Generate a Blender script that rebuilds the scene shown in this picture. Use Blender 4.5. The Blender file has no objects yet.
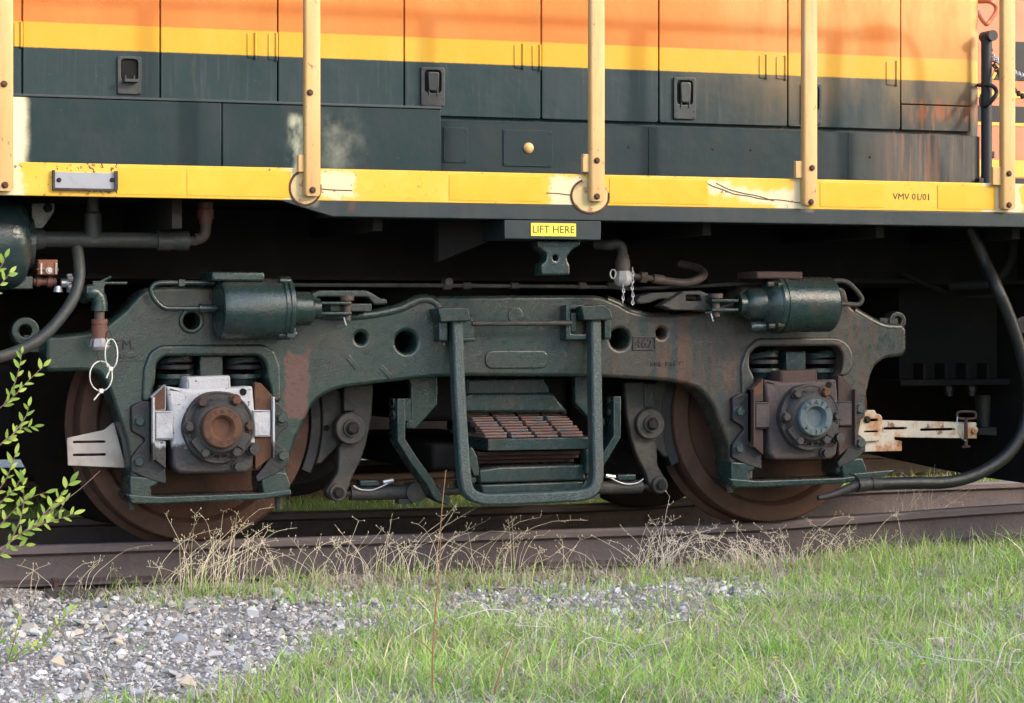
import bpy, bmesh, math, random
import numpy as np
from mathutils import Vector, Matrix, geometry

random.seed(7)
rng = np.random.default_rng(11)
scn = bpy.context.scene
col = scn.collection

# ------------------------------------------------------------------ camera, sky, sun, exposure
F, TH = 2586.7, math.radians(20.441)          # focal length in pixels of a 1024 wide picture, yaw
CAM = Vector((-3.981, -11.713, 0.932))        # X along the track, Y across it, Z = 0 at the rail head
HY = 324.4                                    # picture row of the eye level
cam_d = bpy.data.cameras.new('camera')
cam = bpy.data.objects.new('camera', cam_d); col.objects.link(cam)
cam_d.sensor_width = 36.0
cam_d.lens = 36.0 * F / 1024.0
cam_d.shift_y = -(351.5 - HY) / 1024.0
cam_d.clip_end = 2000.0
cam.location = CAM
cam.rotation_euler = (math.pi / 2, 0, -TH)
scn.camera = cam

SUNK, SUNT = 0.87, 0.52                       # towards the sun: +X and +Z per metre of -Y
to_sun = Vector((SUNK, -1.0, SUNT)).normalized()
elev = math.asin(to_sun.z)
world = bpy.data.worlds.new('World'); scn.world = world; world.use_nodes = True
wn = world.node_tree
sky = wn.nodes.new('ShaderNodeTexSky'); sky.sky_type = 'NISHITA'; sky.sun_disc = False
sky.sun_elevation = elev
sky.sun_rotation = math.atan2(to_sun.x, to_sun.y)
sky.air_density = 1.0; sky.dust_density = 3.0; sky.ozone_density = 1.0
wn.links.new(sky.outputs[0], wn.nodes['Background'].inputs[0])
wn.nodes['Background'].inputs[1].default_value = 0.15
sd = bpy.data.lights.new('sun', 'SUN'); sd.energy = 0.55; sd.angle = math.radians(2.0); sd.color = (1.0, 0.93, 0.82)
sun = bpy.data.objects.new('sun', sd); col.objects.link(sun)
sun.rotation_euler = to_sun.to_track_quat('Z', 'Y').to_euler()
scn.view_settings.view_transform = 'Standard'
scn.view_settings.look = 'None'
scn.view_settings.gamma = 1.0
scn.view_settings.use_curve_mapping = False
scn.view_settings.exposure = 2.5

# ------------------------------------------------------------------ measuring helpers
def P(px, py, Y):
    """where the sight line of a picture point meets the upright plane at Y"""
    a = (px - 512) / F; b = (HY - py) / F
    vx = math.sin(TH) + math.cos(TH) * a; vy = math.cos(TH) - math.sin(TH) * a
    t = (Y - CAM.y) / vy
    return Vector((CAM.x + vx * t, Y, CAM.z + b * t))
def PP(pts, Y): return [(lambda v: (v.x, v.z))(P(p[0], p[1], Y)) + tuple(p[2:]) for p in pts]
def S(px, Y):
    """metres per picture pixel at that place"""
    return (P(px, 300, Y).z - P(px, 301, Y).z)
def G(px, py, z):
    b = (HY - py) / F; a = (px - 512) / F
    t = (z - CAM.z) / b
    return Vector((CAM.x + t * (math.sin(TH) + math.cos(TH) * a), CAM.y + t * (math.cos(TH) - math.sin(TH) * a), z))
def GG(px, py):
    z = -.19
    for _ in range(12):
        g = G(px, py, z); z = float(ground_z(g.x, g.y))
    return Vector((g.x, g.y, z))
def project(X, Y, Z):
    dx = X - CAM.x; dy = Y - CAM.y
    r = dx * math.cos(TH) - dy * math.sin(TH); d = dx * math.sin(TH) + dy * math.cos(TH)
    return 512 + F * r / d, HY - F * (Z - CAM.z) / d

# ------------------------------------------------------------------ materials
MATS = {}
TONE = dict(frame_paint=.25, gear_paint=.25, hanger_paint=.36, dusty_gear=.30, dark_steel=.34, bracket_steel=.36, under_black=.36, wheel_rust=.58, wheel_plate=.32,
            rust=.44, brown_rust=.46, bearing_grey=.44, box_brown=.50, cap_blue=.54, leaf_rust=.85, rubber=.22, dusty_pipe=.42, brown_pipe=.48, red_valve=.6, red_fitting=.5,
            reservoir_paint=.5, rail_steel=.62, rail_head_steel=.78, hood_paint=.84, base_panel_paint=.17, walkway_box_paint=.20, sill_green=.20, sill_yellow=.62, reflector=.62, post_cream=.56, latch_metal=.5,
            dirty_white=.58, rusty_white=.60, weld_cream=.56, tag_grey=.60, nylon=.75, white_box_paint=.56, plug_grey=.5, tie_wood=.9, next_orange=.55, next_yellow=.75, next_dark=.4, post_black=.45, sign_yellow=.75, zinc=.7)
def mk(name, base, rough=0.5, metal=0.0, layers=(), bump=0.0, bscale=40.0, bdetail=4, spec=0.35, rvar=0.15, bstretch=(1, 1, 1), wrinkle=0.0, wscale=14.0):
    m = bpy.data.materials.new(name); m.use_nodes = True
    nt = m.node_tree; N = nt.nodes; L = nt.links
    bs = N['Principled BSDF']
    tc = N.new('ShaderNodeTexCoord')
    co = tc.outputs['Object']
    def math_(op, a, b=None, c=None):
        n = N.new('ShaderNodeMath'); n.operation = op
        for i, v in enumerate((a, b, c)):
            if v is None: continue
            if isinstance(v, (int, float)): n.inputs[i].default_value = v
            else: L.new(v, n.inputs[i])
        return n.outputs[0]
    def smooth(v, lo, hi):
        n = N.new('ShaderNodeMapRange'); n.interpolation_type = 'SMOOTHSTEP'
        L.new(v, n.inputs[0]); n.inputs[1].default_value = lo; n.inputs[2].default_value = hi
        return n.outputs[0]
    def noise(scale, stretch=(1, 1, 1), detail=4, off=0.0):
        mp = N.new('ShaderNodeMapping'); L.new(co, mp.inputs[0])
        mp.inputs['Scale'].default_value = stretch
        mp.inputs['Location'].default_value = (off, off * .7, off * 1.3)
        n = N.new('ShaderNodeTexNoise'); L.new(mp.outputs[0], n.inputs[0])
        n.inputs['Scale'].default_value = scale; n.inputs['Detail'].default_value = detail
        n.inputs['Roughness'].default_value = 0.6
        return n.outputs['Fac']
    sep = None
    cur = None
    kk = TONE.get(name, 1.0); base = tuple(c * kk for c in base)
    rgb = N.new('ShaderNodeRGB'); rgb.outputs[0].default_value = (*base, 1); cur = rgb.outputs[0]
    for k, ly in enumerate(layers):
        fac = None
        if 'scale' in ly:
            nz = noise(ly['scale'], ly.get('stretch', (1, 1, 1)), ly.get('detail', 4), 3.7 * k + ly.get('off', 0))
            fac = smooth(nz, ly.get('lo', .45), ly.get('hi', .6))
        if 'box' in ly:
            x0, x1, z0, z1, soft = ly['box']
            if sep is None:
                sep = N.new('ShaderNodeSeparateXYZ'); L.new(co, sep.inputs[0])
            xs, zs = sep.outputs['X'], sep.outputs['Z']
            if ly.get('warp'):
                wz = noise(ly.get('wscale', 14), (1, 1, 1), 4, 9.1 + k)
                wz = math_('MULTIPLY_ADD', wz, 2 * ly['warp'], -ly['warp'])
                xs = math_('ADD', xs, wz); zs = math_('ADD', zs, wz)
            f = None
            for v, e, s in ((xs, x0, 1), (xs, x1, -1), (zs, z0, 1), (zs, z1, -1)):
                if abs(e) > 90: continue
                q = smooth(v, e - soft, e + soft)
                if s < 0: q = math_('SUBTRACT', 1.0, q)
                f = q if f is None else math_('MULTIPLY', f, q)
            fac = f if fac is None else math_('MULTIPLY', fac, f)
        if 'up' in ly:
            g = N.new('ShaderNodeNewGeometry'); s2 = N.new('ShaderNodeSeparateXYZ'); L.new(g.outputs['True Normal'], s2.inputs[0])
            q = smooth(s2.outputs['Z'], ly['up'], 1.0)
            fac = q if fac is None else math_('MULTIPLY', fac, q)
        if fac is None:
            n = N.new('ShaderNodeValue'); n.outputs[0].default_value = 1.0; fac = n.outputs[0]
        fac = math_('MULTIPLY', fac, ly.get('amt', 1.0))
        mx = N.new('ShaderNodeMix'); mx.data_type = 'RGBA'
        L.new(fac, mx.inputs[0]); L.new(cur, mx.inputs[6]); mx.inputs[7].default_value = (*(c * kk for c in ly['col']), 1)
        cur = mx.outputs[2]
    L.new(cur, bs.inputs['Base Color'])
    bs.inputs['Metallic'].default_value = metal
    bs.inputs['Specular IOR Level'].default_value = spec
    rn = noise(bscale * .3, (1, 1, 1), 3, 21.0)
    r = math_('MULTIPLY_ADD', rn, 2 * rvar, rough - rvar)
    L.new(r, bs.inputs['Roughness'])
    if bump > 0:
        bn = noise(bscale, bstretch, bdetail, 5.0)
        bp = N.new('ShaderNodeBump'); bp.inputs['Distance'].default_value = bump; bp.inputs['Strength'].default_value = 1.0
        L.new(bn, bp.inputs['Height'])
        last = bp
        if wrinkle > 0:
            mp = N.new('ShaderNodeMapping'); L.new(co, mp.inputs[0]); mp.inputs['Scale'].default_value = (1, 1, 1)
            rn2 = N.new('ShaderNodeTexNoise'); rn2.noise_type = 'RIDGED_MULTIFRACTAL'; rn2.normalize = True; L.new(mp.outputs[0], rn2.inputs[0])
            rn2.inputs['Scale'].default_value = wscale; rn2.inputs['Detail'].default_value = 5; rn2.inputs['Distortion'].default_value = .6
            b2 = N.new('ShaderNodeBump'); b2.inputs['Distance'].default_value = wrinkle; L.new(rn2.outputs['Fac'], b2.inputs['Height']); L.new(bp.outputs[0], b2.inputs['Normal']); last = b2
        L.new(last.outputs[0], bs.inputs['Normal'])
    MATS[name] = m
    return m
def attr_mat(name, rough=0.7, spec=0.2, trans=0.0):
    """colour carried by the mesh, one value per stone or blade"""
    m = bpy.data.materials.new(name); m.use_nodes = True
    nt = m.node_tree; bs = nt.nodes['Principled BSDF']
    a = nt.nodes.new('ShaderNodeAttribute'); a.attribute_name = 'tint'
    nt.links.new(a.outputs['Color'], bs.inputs['Base Color'])
    bs.inputs['Roughness'].default_value = rough; bs.inputs['Specular IOR Level'].default_value = spec
    if trans > 0:
        out = nt.nodes['Material Output']; tr = nt.nodes.new('ShaderNodeBsdfTranslucent'); mx = nt.nodes.new('ShaderNodeMixShader')
        nt.links.new(a.outputs['Color'], tr.inputs[0]); mx.inputs[0].default_value = trans
        nt.links.new(bs.outputs[0], mx.inputs[1]); nt.links.new(tr.outputs[0], mx.inputs[2]); nt.links.new(mx.outputs[0], out.inputs[0])
    MATS[name] = m
    return m

GREEN = (0.030, 0.062, 0.056); DUST = (0.120, 0.092, 0.072); RUST = (0.17, 0.062, 0.030); DKRUST = (0.085, 0.045, 0.036)
CREAM = (0.78, 0.66, 0.42)
ZS_TOP = 1.5675
def zone(px0, py0, px1, py1, Y, soft=.01):
    a = P(px0, py1, Y); b = P(px1, py0, Y)
    return (a.x, b.x, a.z, b.z, soft)

mk('frame_paint', (.040, .104, .094), .30, 0, [
    dict(col=(.085, .150, .145), scale=22, lo=.52, hi=.72, amt=.6),
    dict(col=(.020, .044, .043), scale=7, lo=.48, hi=.70, amt=.6),
    dict(col=(.17, .140, .116), scale=4.5, lo=.48, hi=.74, amt=.55),
    dict(col=(.17, .135, .108), scale=30, stretch=(1, 1, .12), lo=.50, hi=.72, amt=.55, box=(-.05, 99, -99, 99, .35)),
    dict(col=(.18, .152, .126), scale=2.6, lo=.30, hi=.60, amt=.80, box=(.45, 99, -99, 99, .45)),
    dict(col=(.22, .175, .14), scale=16, lo=.35, hi=.7, amt=.6, box=(-99, 99, 1.0, 99, .05)),
    dict(col=(.30, .145, .120), box=zone(285, 352, 309, 418, -1.10, .006), warp=.04, wscale=20),
    dict(col=(.33, .155, .10), scale=20, stretch=(1, 1, .05), lo=.42, hi=.60, amt=.75, box=zone(662, 312, 700, 392, -1.10, .03)),
    dict(col=(.28, .13, .08), scale=40, stretch=(1, 1, .08), lo=.52, hi=.62, amt=.6, box=(.30, 99, -99, 99, .1)),
    dict(col=(.30, .18, .12), scale=30, lo=.58, hi=.68, amt=.7, box=zone(535, 300, 585, 375, -1.10, .05)),
    dict(col=(.60, .66, .62), scale=75, stretch=(.5, 1, 1.6), lo=.66, hi=.71, amt=.40),
], bump=.0016, bscale=130, bdetail=6, rvar=.16, spec=.5, wrinkle=.0010, wscale=18)
mk('gear_paint', (.040, .102, .096), .26, 0, [
    dict(col=(.085, .150, .150), scale=30, lo=.5, hi=.7, amt=.5),
    dict(col=(.022, .046, .045), scale=9, lo=.50, hi=.72, amt=.5),
    dict(col=(.16, .135, .112), scale=8, lo=.48, hi=.74, amt=.55),
    dict(col=(.30, .12, .06), scale=45, lo=.66, hi=.71, amt=.8),
    dict(col=(.20, .16, .13), up=.55, amt=.6),
], bump=.0016, bscale=120, bdetail=6, rvar=.14, spec=.5, wrinkle=.0006, wscale=20)
mk('hanger_paint', (.060, .105, .104), .34, 0, [
    dict(col=(.22, .29, .29), scale=110, lo=.54, hi=.66, amt=.65, detail=2),
    dict(col=DUST, scale=5, lo=.55, hi=.75, amt=.5),
    dict(col=RUST, scale=18, lo=.66, hi=.74, amt=.6),
], bump=.0035, bscale=130, bdetail=3, rvar=.10)
mk('dusty_gear', (.100, .100, .090), .60, 0, [
    dict(col=(.20, .170, .142), scale=6, lo=.42, hi=.66, amt=.8),
    dict(col=(.035, .045, .042), scale=14, lo=.55, hi=.72, amt=.7),
    dict(col=DKRUST, scale=24, lo=.60, hi=.72, amt=.6),
], bump=.004, bscale=50)
mk('dark_steel', (.040, .037, .042), .55, 0, [
    dict(col=(.075, .062, .058), scale=9, lo=.45, hi=.7, amt=.7),
    dict(col=DKRUST, scale=20, lo=.58, hi=.72, amt=.5),
], bump=.004, bscale=60)
mk('bracket_steel', (.045, .042, .052), .5, 0, [
    dict(col=(.030, .052, .050), scale=12, lo=.5, hi=.66, amt=.8),
    dict(col=(.10, .09, .085), scale=26, lo=.60, hi=.74, amt=.5),
], bump=.003, bscale=60)
mk('under_black', (.022, .020, .020), .8, 0, [dict(col=(.05, .043, .038), scale=4, lo=.5, hi=.75, amt=.7)], bump=.004, bscale=20, spec=.2)
mk('wheel_rust', (.120, .058, .040), .75, 0, [
    dict(col=(.070, .040, .034), scale=8, lo=.42, hi=.68, amt=.8),
    dict(col=(.18, .085, .052), scale=40, lo=.56, hi=.74, amt=.6),
    dict(col=(.03, .028, .026), scale=3, lo=.52, hi=.7, amt=.6),
], bump=.003, bscale=90, spec=.3)
mk('wheel_plate', (.060, .048, .042), .8, 0, [
    dict(col=(.095, .055, .040), scale=6, lo=.45, hi=.7, amt=.7),
    dict(col=(.022, .021, .021), scale=3, lo=.48, hi=.66, amt=.8)], bump=.003, bscale=40, spec=.25)
mk('tread_steel', (.16, .13, .12), .40, .6, [dict(col=(.10, .055, .04), scale=18, lo=.45, hi=.65, amt=.7)])
mk('rust', (.20, .095, .058), .8, 0, [
    dict(col=(.13, .068, .048), scale=22, lo=.42, hi=.66, amt=.8),
    dict(col=(.09, .06, .05), scale=10, lo=.55, hi=.72, amt=.7),
    dict(col=(.28, .13, .07), scale=60, lo=.6, hi=.72, amt=.6)], bump=.002, bscale=120, spec=.2)
mk('brown_rust', (.115, .070, .062), .78, 0, [
    dict(col=(.075, .052, .050), scale=9, lo=.45, hi=.68, amt=.8),
    dict(col=(.16, .085, .06), scale=34, lo=.60, hi=.72, amt=.6)], bump=.004, bscale=60, spec=.25)
mk('white_box_paint', (.62, .62, .66), .6, 0, [
    dict(col=(.42, .42, .45), scale=9, lo=.48, hi=.72, amt=.6),
    dict(col=(.075, .060, .058), scale=46, lo=.655, hi=.675, amt=1),
    dict(col=(.10, .085, .08), scale=18, lo=.70, hi=.74, amt=.9),
    dict(col=(.060, .055, .056), box=(-99, 99, -99, .432, .012), warp=.05, wscale=18),
], bump=.005, bscale=60)
mk('bearing_grey', (.062, .058, .060), .68, 0, [
    dict(col=(.10, .088, .082), scale=14, lo=.48, hi=.72, amt=.6),
    dict(col=(.15, .08, .05), scale=34, lo=.62, hi=.74, amt=.5)], bump=.004, bscale=70)
mk('box_brown', (.105, .078, .078), .72, 0, [
    dict(col=(.070, .058, .062), scale=8, lo=.45, hi=.68, amt=.8),
    dict(col=(.16, .09, .065), scale=22, lo=.60, hi=.74, amt=.5)], bump=.005, bscale=60)
mk('cap_blue', (.105, .150, .170), .55, 0, [
    dict(col=(.07, .09, .10), scale=30, lo=.5, hi=.7, amt=.7),
    dict(col=(.20, .17, .15), scale=50, lo=.62, hi=.72, amt=.6)], bump=.003, bscale=80)
mk('leaf_rust', (.155, .085, .070), .7, 0, [
    dict(col=(.100, .115, .120), scale=9, stretch=(1, 4, 1), lo=.48, hi=.60, amt=.9),
    dict(col=(.34, .155, .080), scale=13, lo=.56, hi=.70, amt=.8),
    dict(col=(.06, .05, .05), scale=30, lo=.6, hi=.72, amt=.7)], bump=.002, bscale=80)
mk('rusty_white', (.72, .64, .52), .62, 0, [
    dict(col=(.52, .22, .07), scale=9, lo=.48, hi=.62, amt=.9),
    dict(col=(.25, .10, .05), scale=17, lo=.57, hi=.64, amt=.9),
    dict(col=(.40, .35, .30), scale=30, lo=.58, hi=.75, amt=.5)], bump=.002, bscale=60)
mk('dirty_white', (.58, .53, .48), .66, 0, [
    dict(col=(.36, .29, .24), scale=9, lo=.48, hi=.72, amt=.75),
    dict(col=(.22, .15, .11), scale=30, lo=.62, hi=.74, amt=.6)], bump=.002, bscale=60)
mk('rubber', (.030, .034, .038), .45, 0, [dict(col=(.085, .08, .075), scale=8, lo=.5, hi=.75, amt=.6)], bump=.002, bscale=80)
mk('dusty_pipe', (.060, .066, .064), .5, 0, [
    dict(col=(.115, .100, .085), scale=8, lo=.45, hi=.7, amt=.7), dict(col=GREEN, scale=13, lo=.56, hi=.66, amt=.8)], bump=.003, bscale=50)
mk('brown_pipe', (.125, .090, .075), .6, 0, [dict(col=(.07, .06, .06), scale=12, lo=.5, hi=.7, amt=.7)], bump=.003, bscale=60)
mk('red_valve', (.34, .130, .075), .7, 0, [dict(col=(.22, .09, .06), scale=30, lo=.5, hi=.7, amt=.7)], bump=.003, bscale=70)
mk('red_fitting', (.22, .085, .065), .6, 0, [dict(col=(.12, .07, .055), scale=26, lo=.5, hi=.7, amt=.7)], bump=.003, bscale=70)
mk('plug_grey', (.50, .49, .50), .55, 0, [dict(col=(.30, .28, .28), scale=40, lo=.5, hi=.7, amt=.6)])
mk('nylon', (.72, .70, .62), .45)
mk('zinc', (.55, .55, .57), .38, .7, [dict(col=(.36, .35, .35), scale=30, lo=.5, hi=.7, amt=.5)])
mk('tag_grey', (.36, .37, .40), .5, 0, [dict(col=(.26, .26, .27), scale=14, lo=.5, hi=.7, amt=.5)], bump=.001)
mk('reservoir_paint', (.028, .055, .058), .26, 0, [dict(col=(.115, .09, .07), scale=5, lo=.52, hi=.72, amt=.6)], bump=.003, bscale=30)

HG = (.0045, .0185, .0225); YEL = (.51, .270, .018); ORA = (.49, .140, .022)
ZO, ZY = 2.1893, 2.0832
def hood_layers(extra=()):
    return [
        dict(col=(.010, .026, .031), scale=9, stretch=(1, 1, .25), lo=.42, hi=.75, amt=.75),
        dict(col=(.042, .046, .044), scale=60, stretch=(1, 1, .06), lo=.52, hi=.78, amt=.6),
        dict(col=(.15, .15, .14), scale=90, lo=.70, hi=.74, amt=.5),
        dict(col=(.060, .056, .048), scale=7, stretch=(1, 1, .15), lo=.38, hi=.62, amt=.55, box=(1.65, 99, -99, 99, .35)),
        dict(col=YEL, box=(-99, 99, ZY, 99, .0035), warp=.002, wscale=50),
        dict(col=ORA, box=(-99, 99, ZO, 99, .0035), warp=.002, wscale=50),
        dict(col=(.54, .19, .045), scale=4, stretch=(1, 1, .4), lo=.45, hi=.72, amt=.45, box=(-99, 99, ZO + .004, 99, .003)),
        dict(col=(.62, .36, .13), scale=3, stretch=(1, 1, .3), lo=.35, hi=.65, amt=.7, box=(1.1, 99, ZO + .004, 99, .5)),
        dict(col=(.56, .34, .06), scale=6, stretch=(1, 1, .4), lo=.5, hi=.74, amt=.5, box=(-99, 99, ZY, ZO, .004)),
    ] + list(extra)
mk('hood_paint', HG, .42, 0, hood_layers([
    dict(col=(.24, .075, .025), scale=60, stretch=(1, 1, .10), lo=.46, hi=.60, amt=.9, box=(2.02, 99, 1.90, 1.985, .03)),
    dict(col=(.22, .08, .032), scale=36, stretch=(1, 1, .05), lo=.54, hi=.64, amt=.8, box=(1.95, 99, 1.5, 1.99, .02)),
]), bump=.0030, bscale=6, bdetail=3, rvar=.10, spec=.22)
mk('base_panel_paint', (.026, .084, .098), .46, 0, [
    dict(col=(.070, .100, .108), scale=8, stretch=(1, 1, .3), lo=.42, hi=.72, amt=.8),
    dict(col=(.12, .125, .12), scale=70, stretch=(1, 1, .08), lo=.56, hi=.8, amt=.5),
    dict(col=(.25, .25, .24), scale=80, lo=.69, hi=.73, amt=.5),
    dict(col=(.95, .34, .14), scale=30, stretch=(1, 1, .05), lo=.46, hi=.62, amt=.85, box=(1.9, 99, -99, 99, .12)),
    dict(col=(.52, .45, .38), scale=7, stretch=(1, 1, .15), lo=.35, hi=.62, amt=.6, box=(1.8, 99, -99, 99, .3)),
], bump=.0030, bscale=6, bdetail=3, rvar=.10, spec=.16)
mk('walkway_box_paint', (.026, .080, .094), .48, 0, [
    dict(col=(.075, .108, .118), scale=7, stretch=(1, 1, .4), lo=.42, hi=.72, amt=.8),
    dict(col=(.13, .14, .14), scale=70, stretch=(1, 1, .10), lo=.56, hi=.8, amt=.5),
    dict(col=(.30, .30, .29), scale=80, lo=.69, hi=.73, amt=.5),
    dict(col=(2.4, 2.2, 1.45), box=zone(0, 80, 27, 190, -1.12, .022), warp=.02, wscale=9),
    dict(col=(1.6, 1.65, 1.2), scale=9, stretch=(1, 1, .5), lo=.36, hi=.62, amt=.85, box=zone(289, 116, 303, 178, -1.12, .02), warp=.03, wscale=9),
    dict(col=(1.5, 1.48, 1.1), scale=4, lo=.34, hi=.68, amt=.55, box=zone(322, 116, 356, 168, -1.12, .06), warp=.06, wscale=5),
], bump=.0030, bscale=6, bdetail=3, rvar=.10, spec=.16)
def blot(px0, py0, px1, py1, w=.05, soft=.014, c=CREAM, amt=.95, **kw):
    return dict(col=c, box=zone(px0, py0, px1, py1, -1.56, soft), warp=w, wscale=16, amt=amt, **kw)
BRK = dict(scale=70, lo=.46, hi=.56)
mk('sill_yellow', (.84, .47, .030), .48, 0, [
    dict(col=(.88, .56, .10), scale=5, lo=.45, hi=.7, amt=.6),
    dict(col=(.55, .33, .06), scale=60, stretch=(1, 1, .15), lo=.60, hi=.76, amt=.5),
    dict(col=(.45, .30, .12), scale=14, stretch=(.4, 1, 1), lo=.60, hi=.75, amt=.4),
    blot(0, 150, 22, 205), blot(320, 172, 354, 199), blot(550, 177, 590, 210), blot(704, 180, 716, 187, .02, .008), blot(710, 182, 730, 193, .03), blot(724, 187, 746, 197, .03), blot(740, 190, 766, 201, .03), blot(758, 193, 786, 205, .03), blot(776, 190, 808, 213, .03), blot(794, 165, 804, 212, .02), blot(983, 181, 1022, 214), blot(286, 163, 300, 202, amt=.7),
    dict(col=(.10, .045, .03), scale=55, lo=.58, hi=.61, box=zone(50, 162, 122, 194, -1.56, .01)),
    dict(col=(.14, .06, .04), scale=50, lo=.63, hi=.655, amt=.9, box=(-99, 99, ZS_TOP - .014, 99, .008)),
    dict(col=(.12, .055, .035), scale=42, lo=.66, hi=.68, amt=.9),
], bump=.001, bscale=20, rvar=.06)
mk('sill_green', (.052, .092, .102), .45, 0, [
    dict(col=(.10, .125, .13), scale=20, stretch=(1, 1, .25), lo=.45, hi=.72, amt=.7),
    dict(col=(.30, .12, .07), scale=26, lo=.67, hi=.70, amt=.8),
    dict(col=(.30, .14, .09), box=zone(347, 200, 356, 211, -1.56, .008), warp=.02, wscale=20, amt=.7),
    dict(col=(.62, .58, .45), box=zone(302, 196, 318, 206, -1.56, .01), warp=.03, amt=.7),
    dict(col=(.62, .58, .45), box=zone(800, 203, 815, 211, -1.56, .008), warp=.02, amt=.7)], bump=.001, bscale=20)
mk('reflector', (.86, .44, .015), .38, 0, [dict(col=(.90, .52, .05), scale=9, lo=.4, hi=.7, amt=.5)], bump=.0006, bscale=300)
mk('post_cream', (.72, .42, .15), .5, 0, [
    dict(col=(.76, .51, .23), scale=6, stretch=(1, 1, .3), lo=.4, hi=.7, amt=.7),
    dict(col=(.50, .30, .14), scale=24, stretch=(1.5, 1.5, .12), lo=.54, hi=.70, amt=.5), dict(col=(.30, .13, .07), scale=60, stretch=(1, 1, .5), lo=.65, hi=.69, amt=.8)], bump=.001, bscale=30)
mk('weld_cream', (.76, .58, .28), .6, 0, [dict(col=(.35, .14, .07), scale=20, lo=.52, hi=.62, amt=.7)], bump=.003, bscale=40)
mk('sign_yellow', (.85, .66, .07), .5)
mk('ink', (.015, .015, .015), .6)
mk('gap_dark', (.010, .010, .010), .9, spec=.1)
mk('latch_metal', (.032, .040, .042), .38, 0, [dict(col=(.10, .09, .08), scale=40, lo=.58, hi=.74, amt=.5)])
mk('post_black', (.030, .029, .033), .45, 0, spec=.25, layers=[dict(col=(.10, .06, .05), scale=30, lo=.64, hi=.74, amt=.6)])
mk('next_orange', (.60, .15, .06), .5, 0, [dict(col=(.65, .19, .085), scale=3, lo=.4, hi=.7, amt=.5)])
mk('next_dark', (.030, .034, .044), .5, spec=.15)
mk('next_yellow', (.55, .30, .03), .5)
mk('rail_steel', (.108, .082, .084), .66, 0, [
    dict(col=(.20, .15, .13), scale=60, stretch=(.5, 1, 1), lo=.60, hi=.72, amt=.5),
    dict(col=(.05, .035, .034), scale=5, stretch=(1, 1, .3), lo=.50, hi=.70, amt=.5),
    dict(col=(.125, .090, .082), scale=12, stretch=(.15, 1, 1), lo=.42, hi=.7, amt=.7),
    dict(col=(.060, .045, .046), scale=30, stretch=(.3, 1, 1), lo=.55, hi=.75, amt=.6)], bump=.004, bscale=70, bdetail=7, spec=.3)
mk('tie_wood', (.115, .100, .088), .9, 0, [
    dict(col=(.055, .046, .040), scale=12, stretch=(6, .6, 6), lo=.45, hi=.62, amt=.85),
    dict(col=(.20, .175, .155), scale=24, stretch=(4, .5, 4), lo=.56, hi=.74, amt=.6)], bump=.02, bscale=24, spec=.1)
mk('ground_earth', (.27, .24, .21), .95, 0, [
    dict(col=(.32, .30, .29), scale=45, lo=.46, hi=.60, amt=.8),
    dict(col=(.10, .085, .070), scale=20, lo=.52, hi=.70, amt=.7),
    dict(col=(.44, .42, .41), scale=120, lo=.58, hi=.66, amt=.7),
    dict(col=(.16, .17, .09), scale=2, lo=.45, hi=.7, amt=.4)], bump=.03, bscale=55, bdetail=8, spec=.1)
mk('twig', (.17, .11, .085), .8)
mk('red_stalk', (.30, .13, .07), .75, 0, [dict(col=(.20, .13, .09), scale=20, lo=.5, hi=.7, amt=.7)])
mk('shed_metal', (.55, .55, .55), .5, .2)
mk('shed_door', (.20, .22, .25), .6)
attr_mat('stone_tint', .85, .2)
attr_mat('blade_tint', .6, .25, .35)
attr_mat('leaf_tint', .5, .3, .40)

# ------------------------------------------------------------------ geometry helpers
WORLD = {}                                     # object -> world position of its origin
def root(name, loc, label, cat, group=None, kind=None):
    o = bpy.data.objects.new(name, None); col.objects.link(o)
    o.location = loc; WORLD[o] = Vector(loc)
    o.empty_display_size = .2
    o['label'] = label; o['category'] = cat
    if group: o['group'] = group
    if kind: o['kind'] = kind
    return o
def put(name, me, parent, pos=(0, 0, 0)):
    o = bpy.data.objects.new(name, me); col.objects.link(o)
    pos = Vector(pos); WORLD[o] = pos
    if parent is not None:
        o.parent = parent; o.location = pos - WORLD[parent]
    else: o.location = pos
    return o
def rounded(pts, r=0.0, n=4):
    out = []; k = len(pts)
    for i in range(k):
        p = Vector(pts[i][:2]); a = Vector(pts[i - 1][:2]); b = Vector(pts[(i + 1) % k][:2])
        rr = pts[i][2] if len(pts[i]) > 2 else r
        da = (a - p).length; db = (b - p).length
        q = min(rr, da * .48, db * .48)
        if q < 1e-4: out.append(p); continue
        s = p + (a - p) / da * q; e = p + (b - p) / db * q
        for j in range(n + 1):
            t = j / n
            out.append(s * (1 - t) ** 2 + p * 2 * t * (1 - t) + e * t * t)
    return [(v.x, v.y) for v in out]
def circle(cx, cz, r, n=20, rz=None):
    rz = rz or r
    return [(cx + r * math.cos(2 * math.pi * i / n), cz + rz * math.sin(2 * math.pi * i / n)) for i in range(n)]
def catmull(pts, sub=6):
    pts = [Vector(p) for p in pts]; out = []
    for i in range(len(pts) - 1):
        p0 = pts[max(i - 1, 0)]; p1 = pts[i]; p2 = pts[i + 1]; p3 = pts[min(i + 2, len(pts) - 1)]
        for j in range(sub):
            t = j / sub
            out.append(.5 * ((2 * p1) + (p2 - p0) * t + (2 * p0 - 5 * p1 + 4 * p2 - p3) * t * t + (3 * p1 - p0 - 3 * p2 + p3) * t ** 3))
    out.append(pts[-1])
    return out
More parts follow.
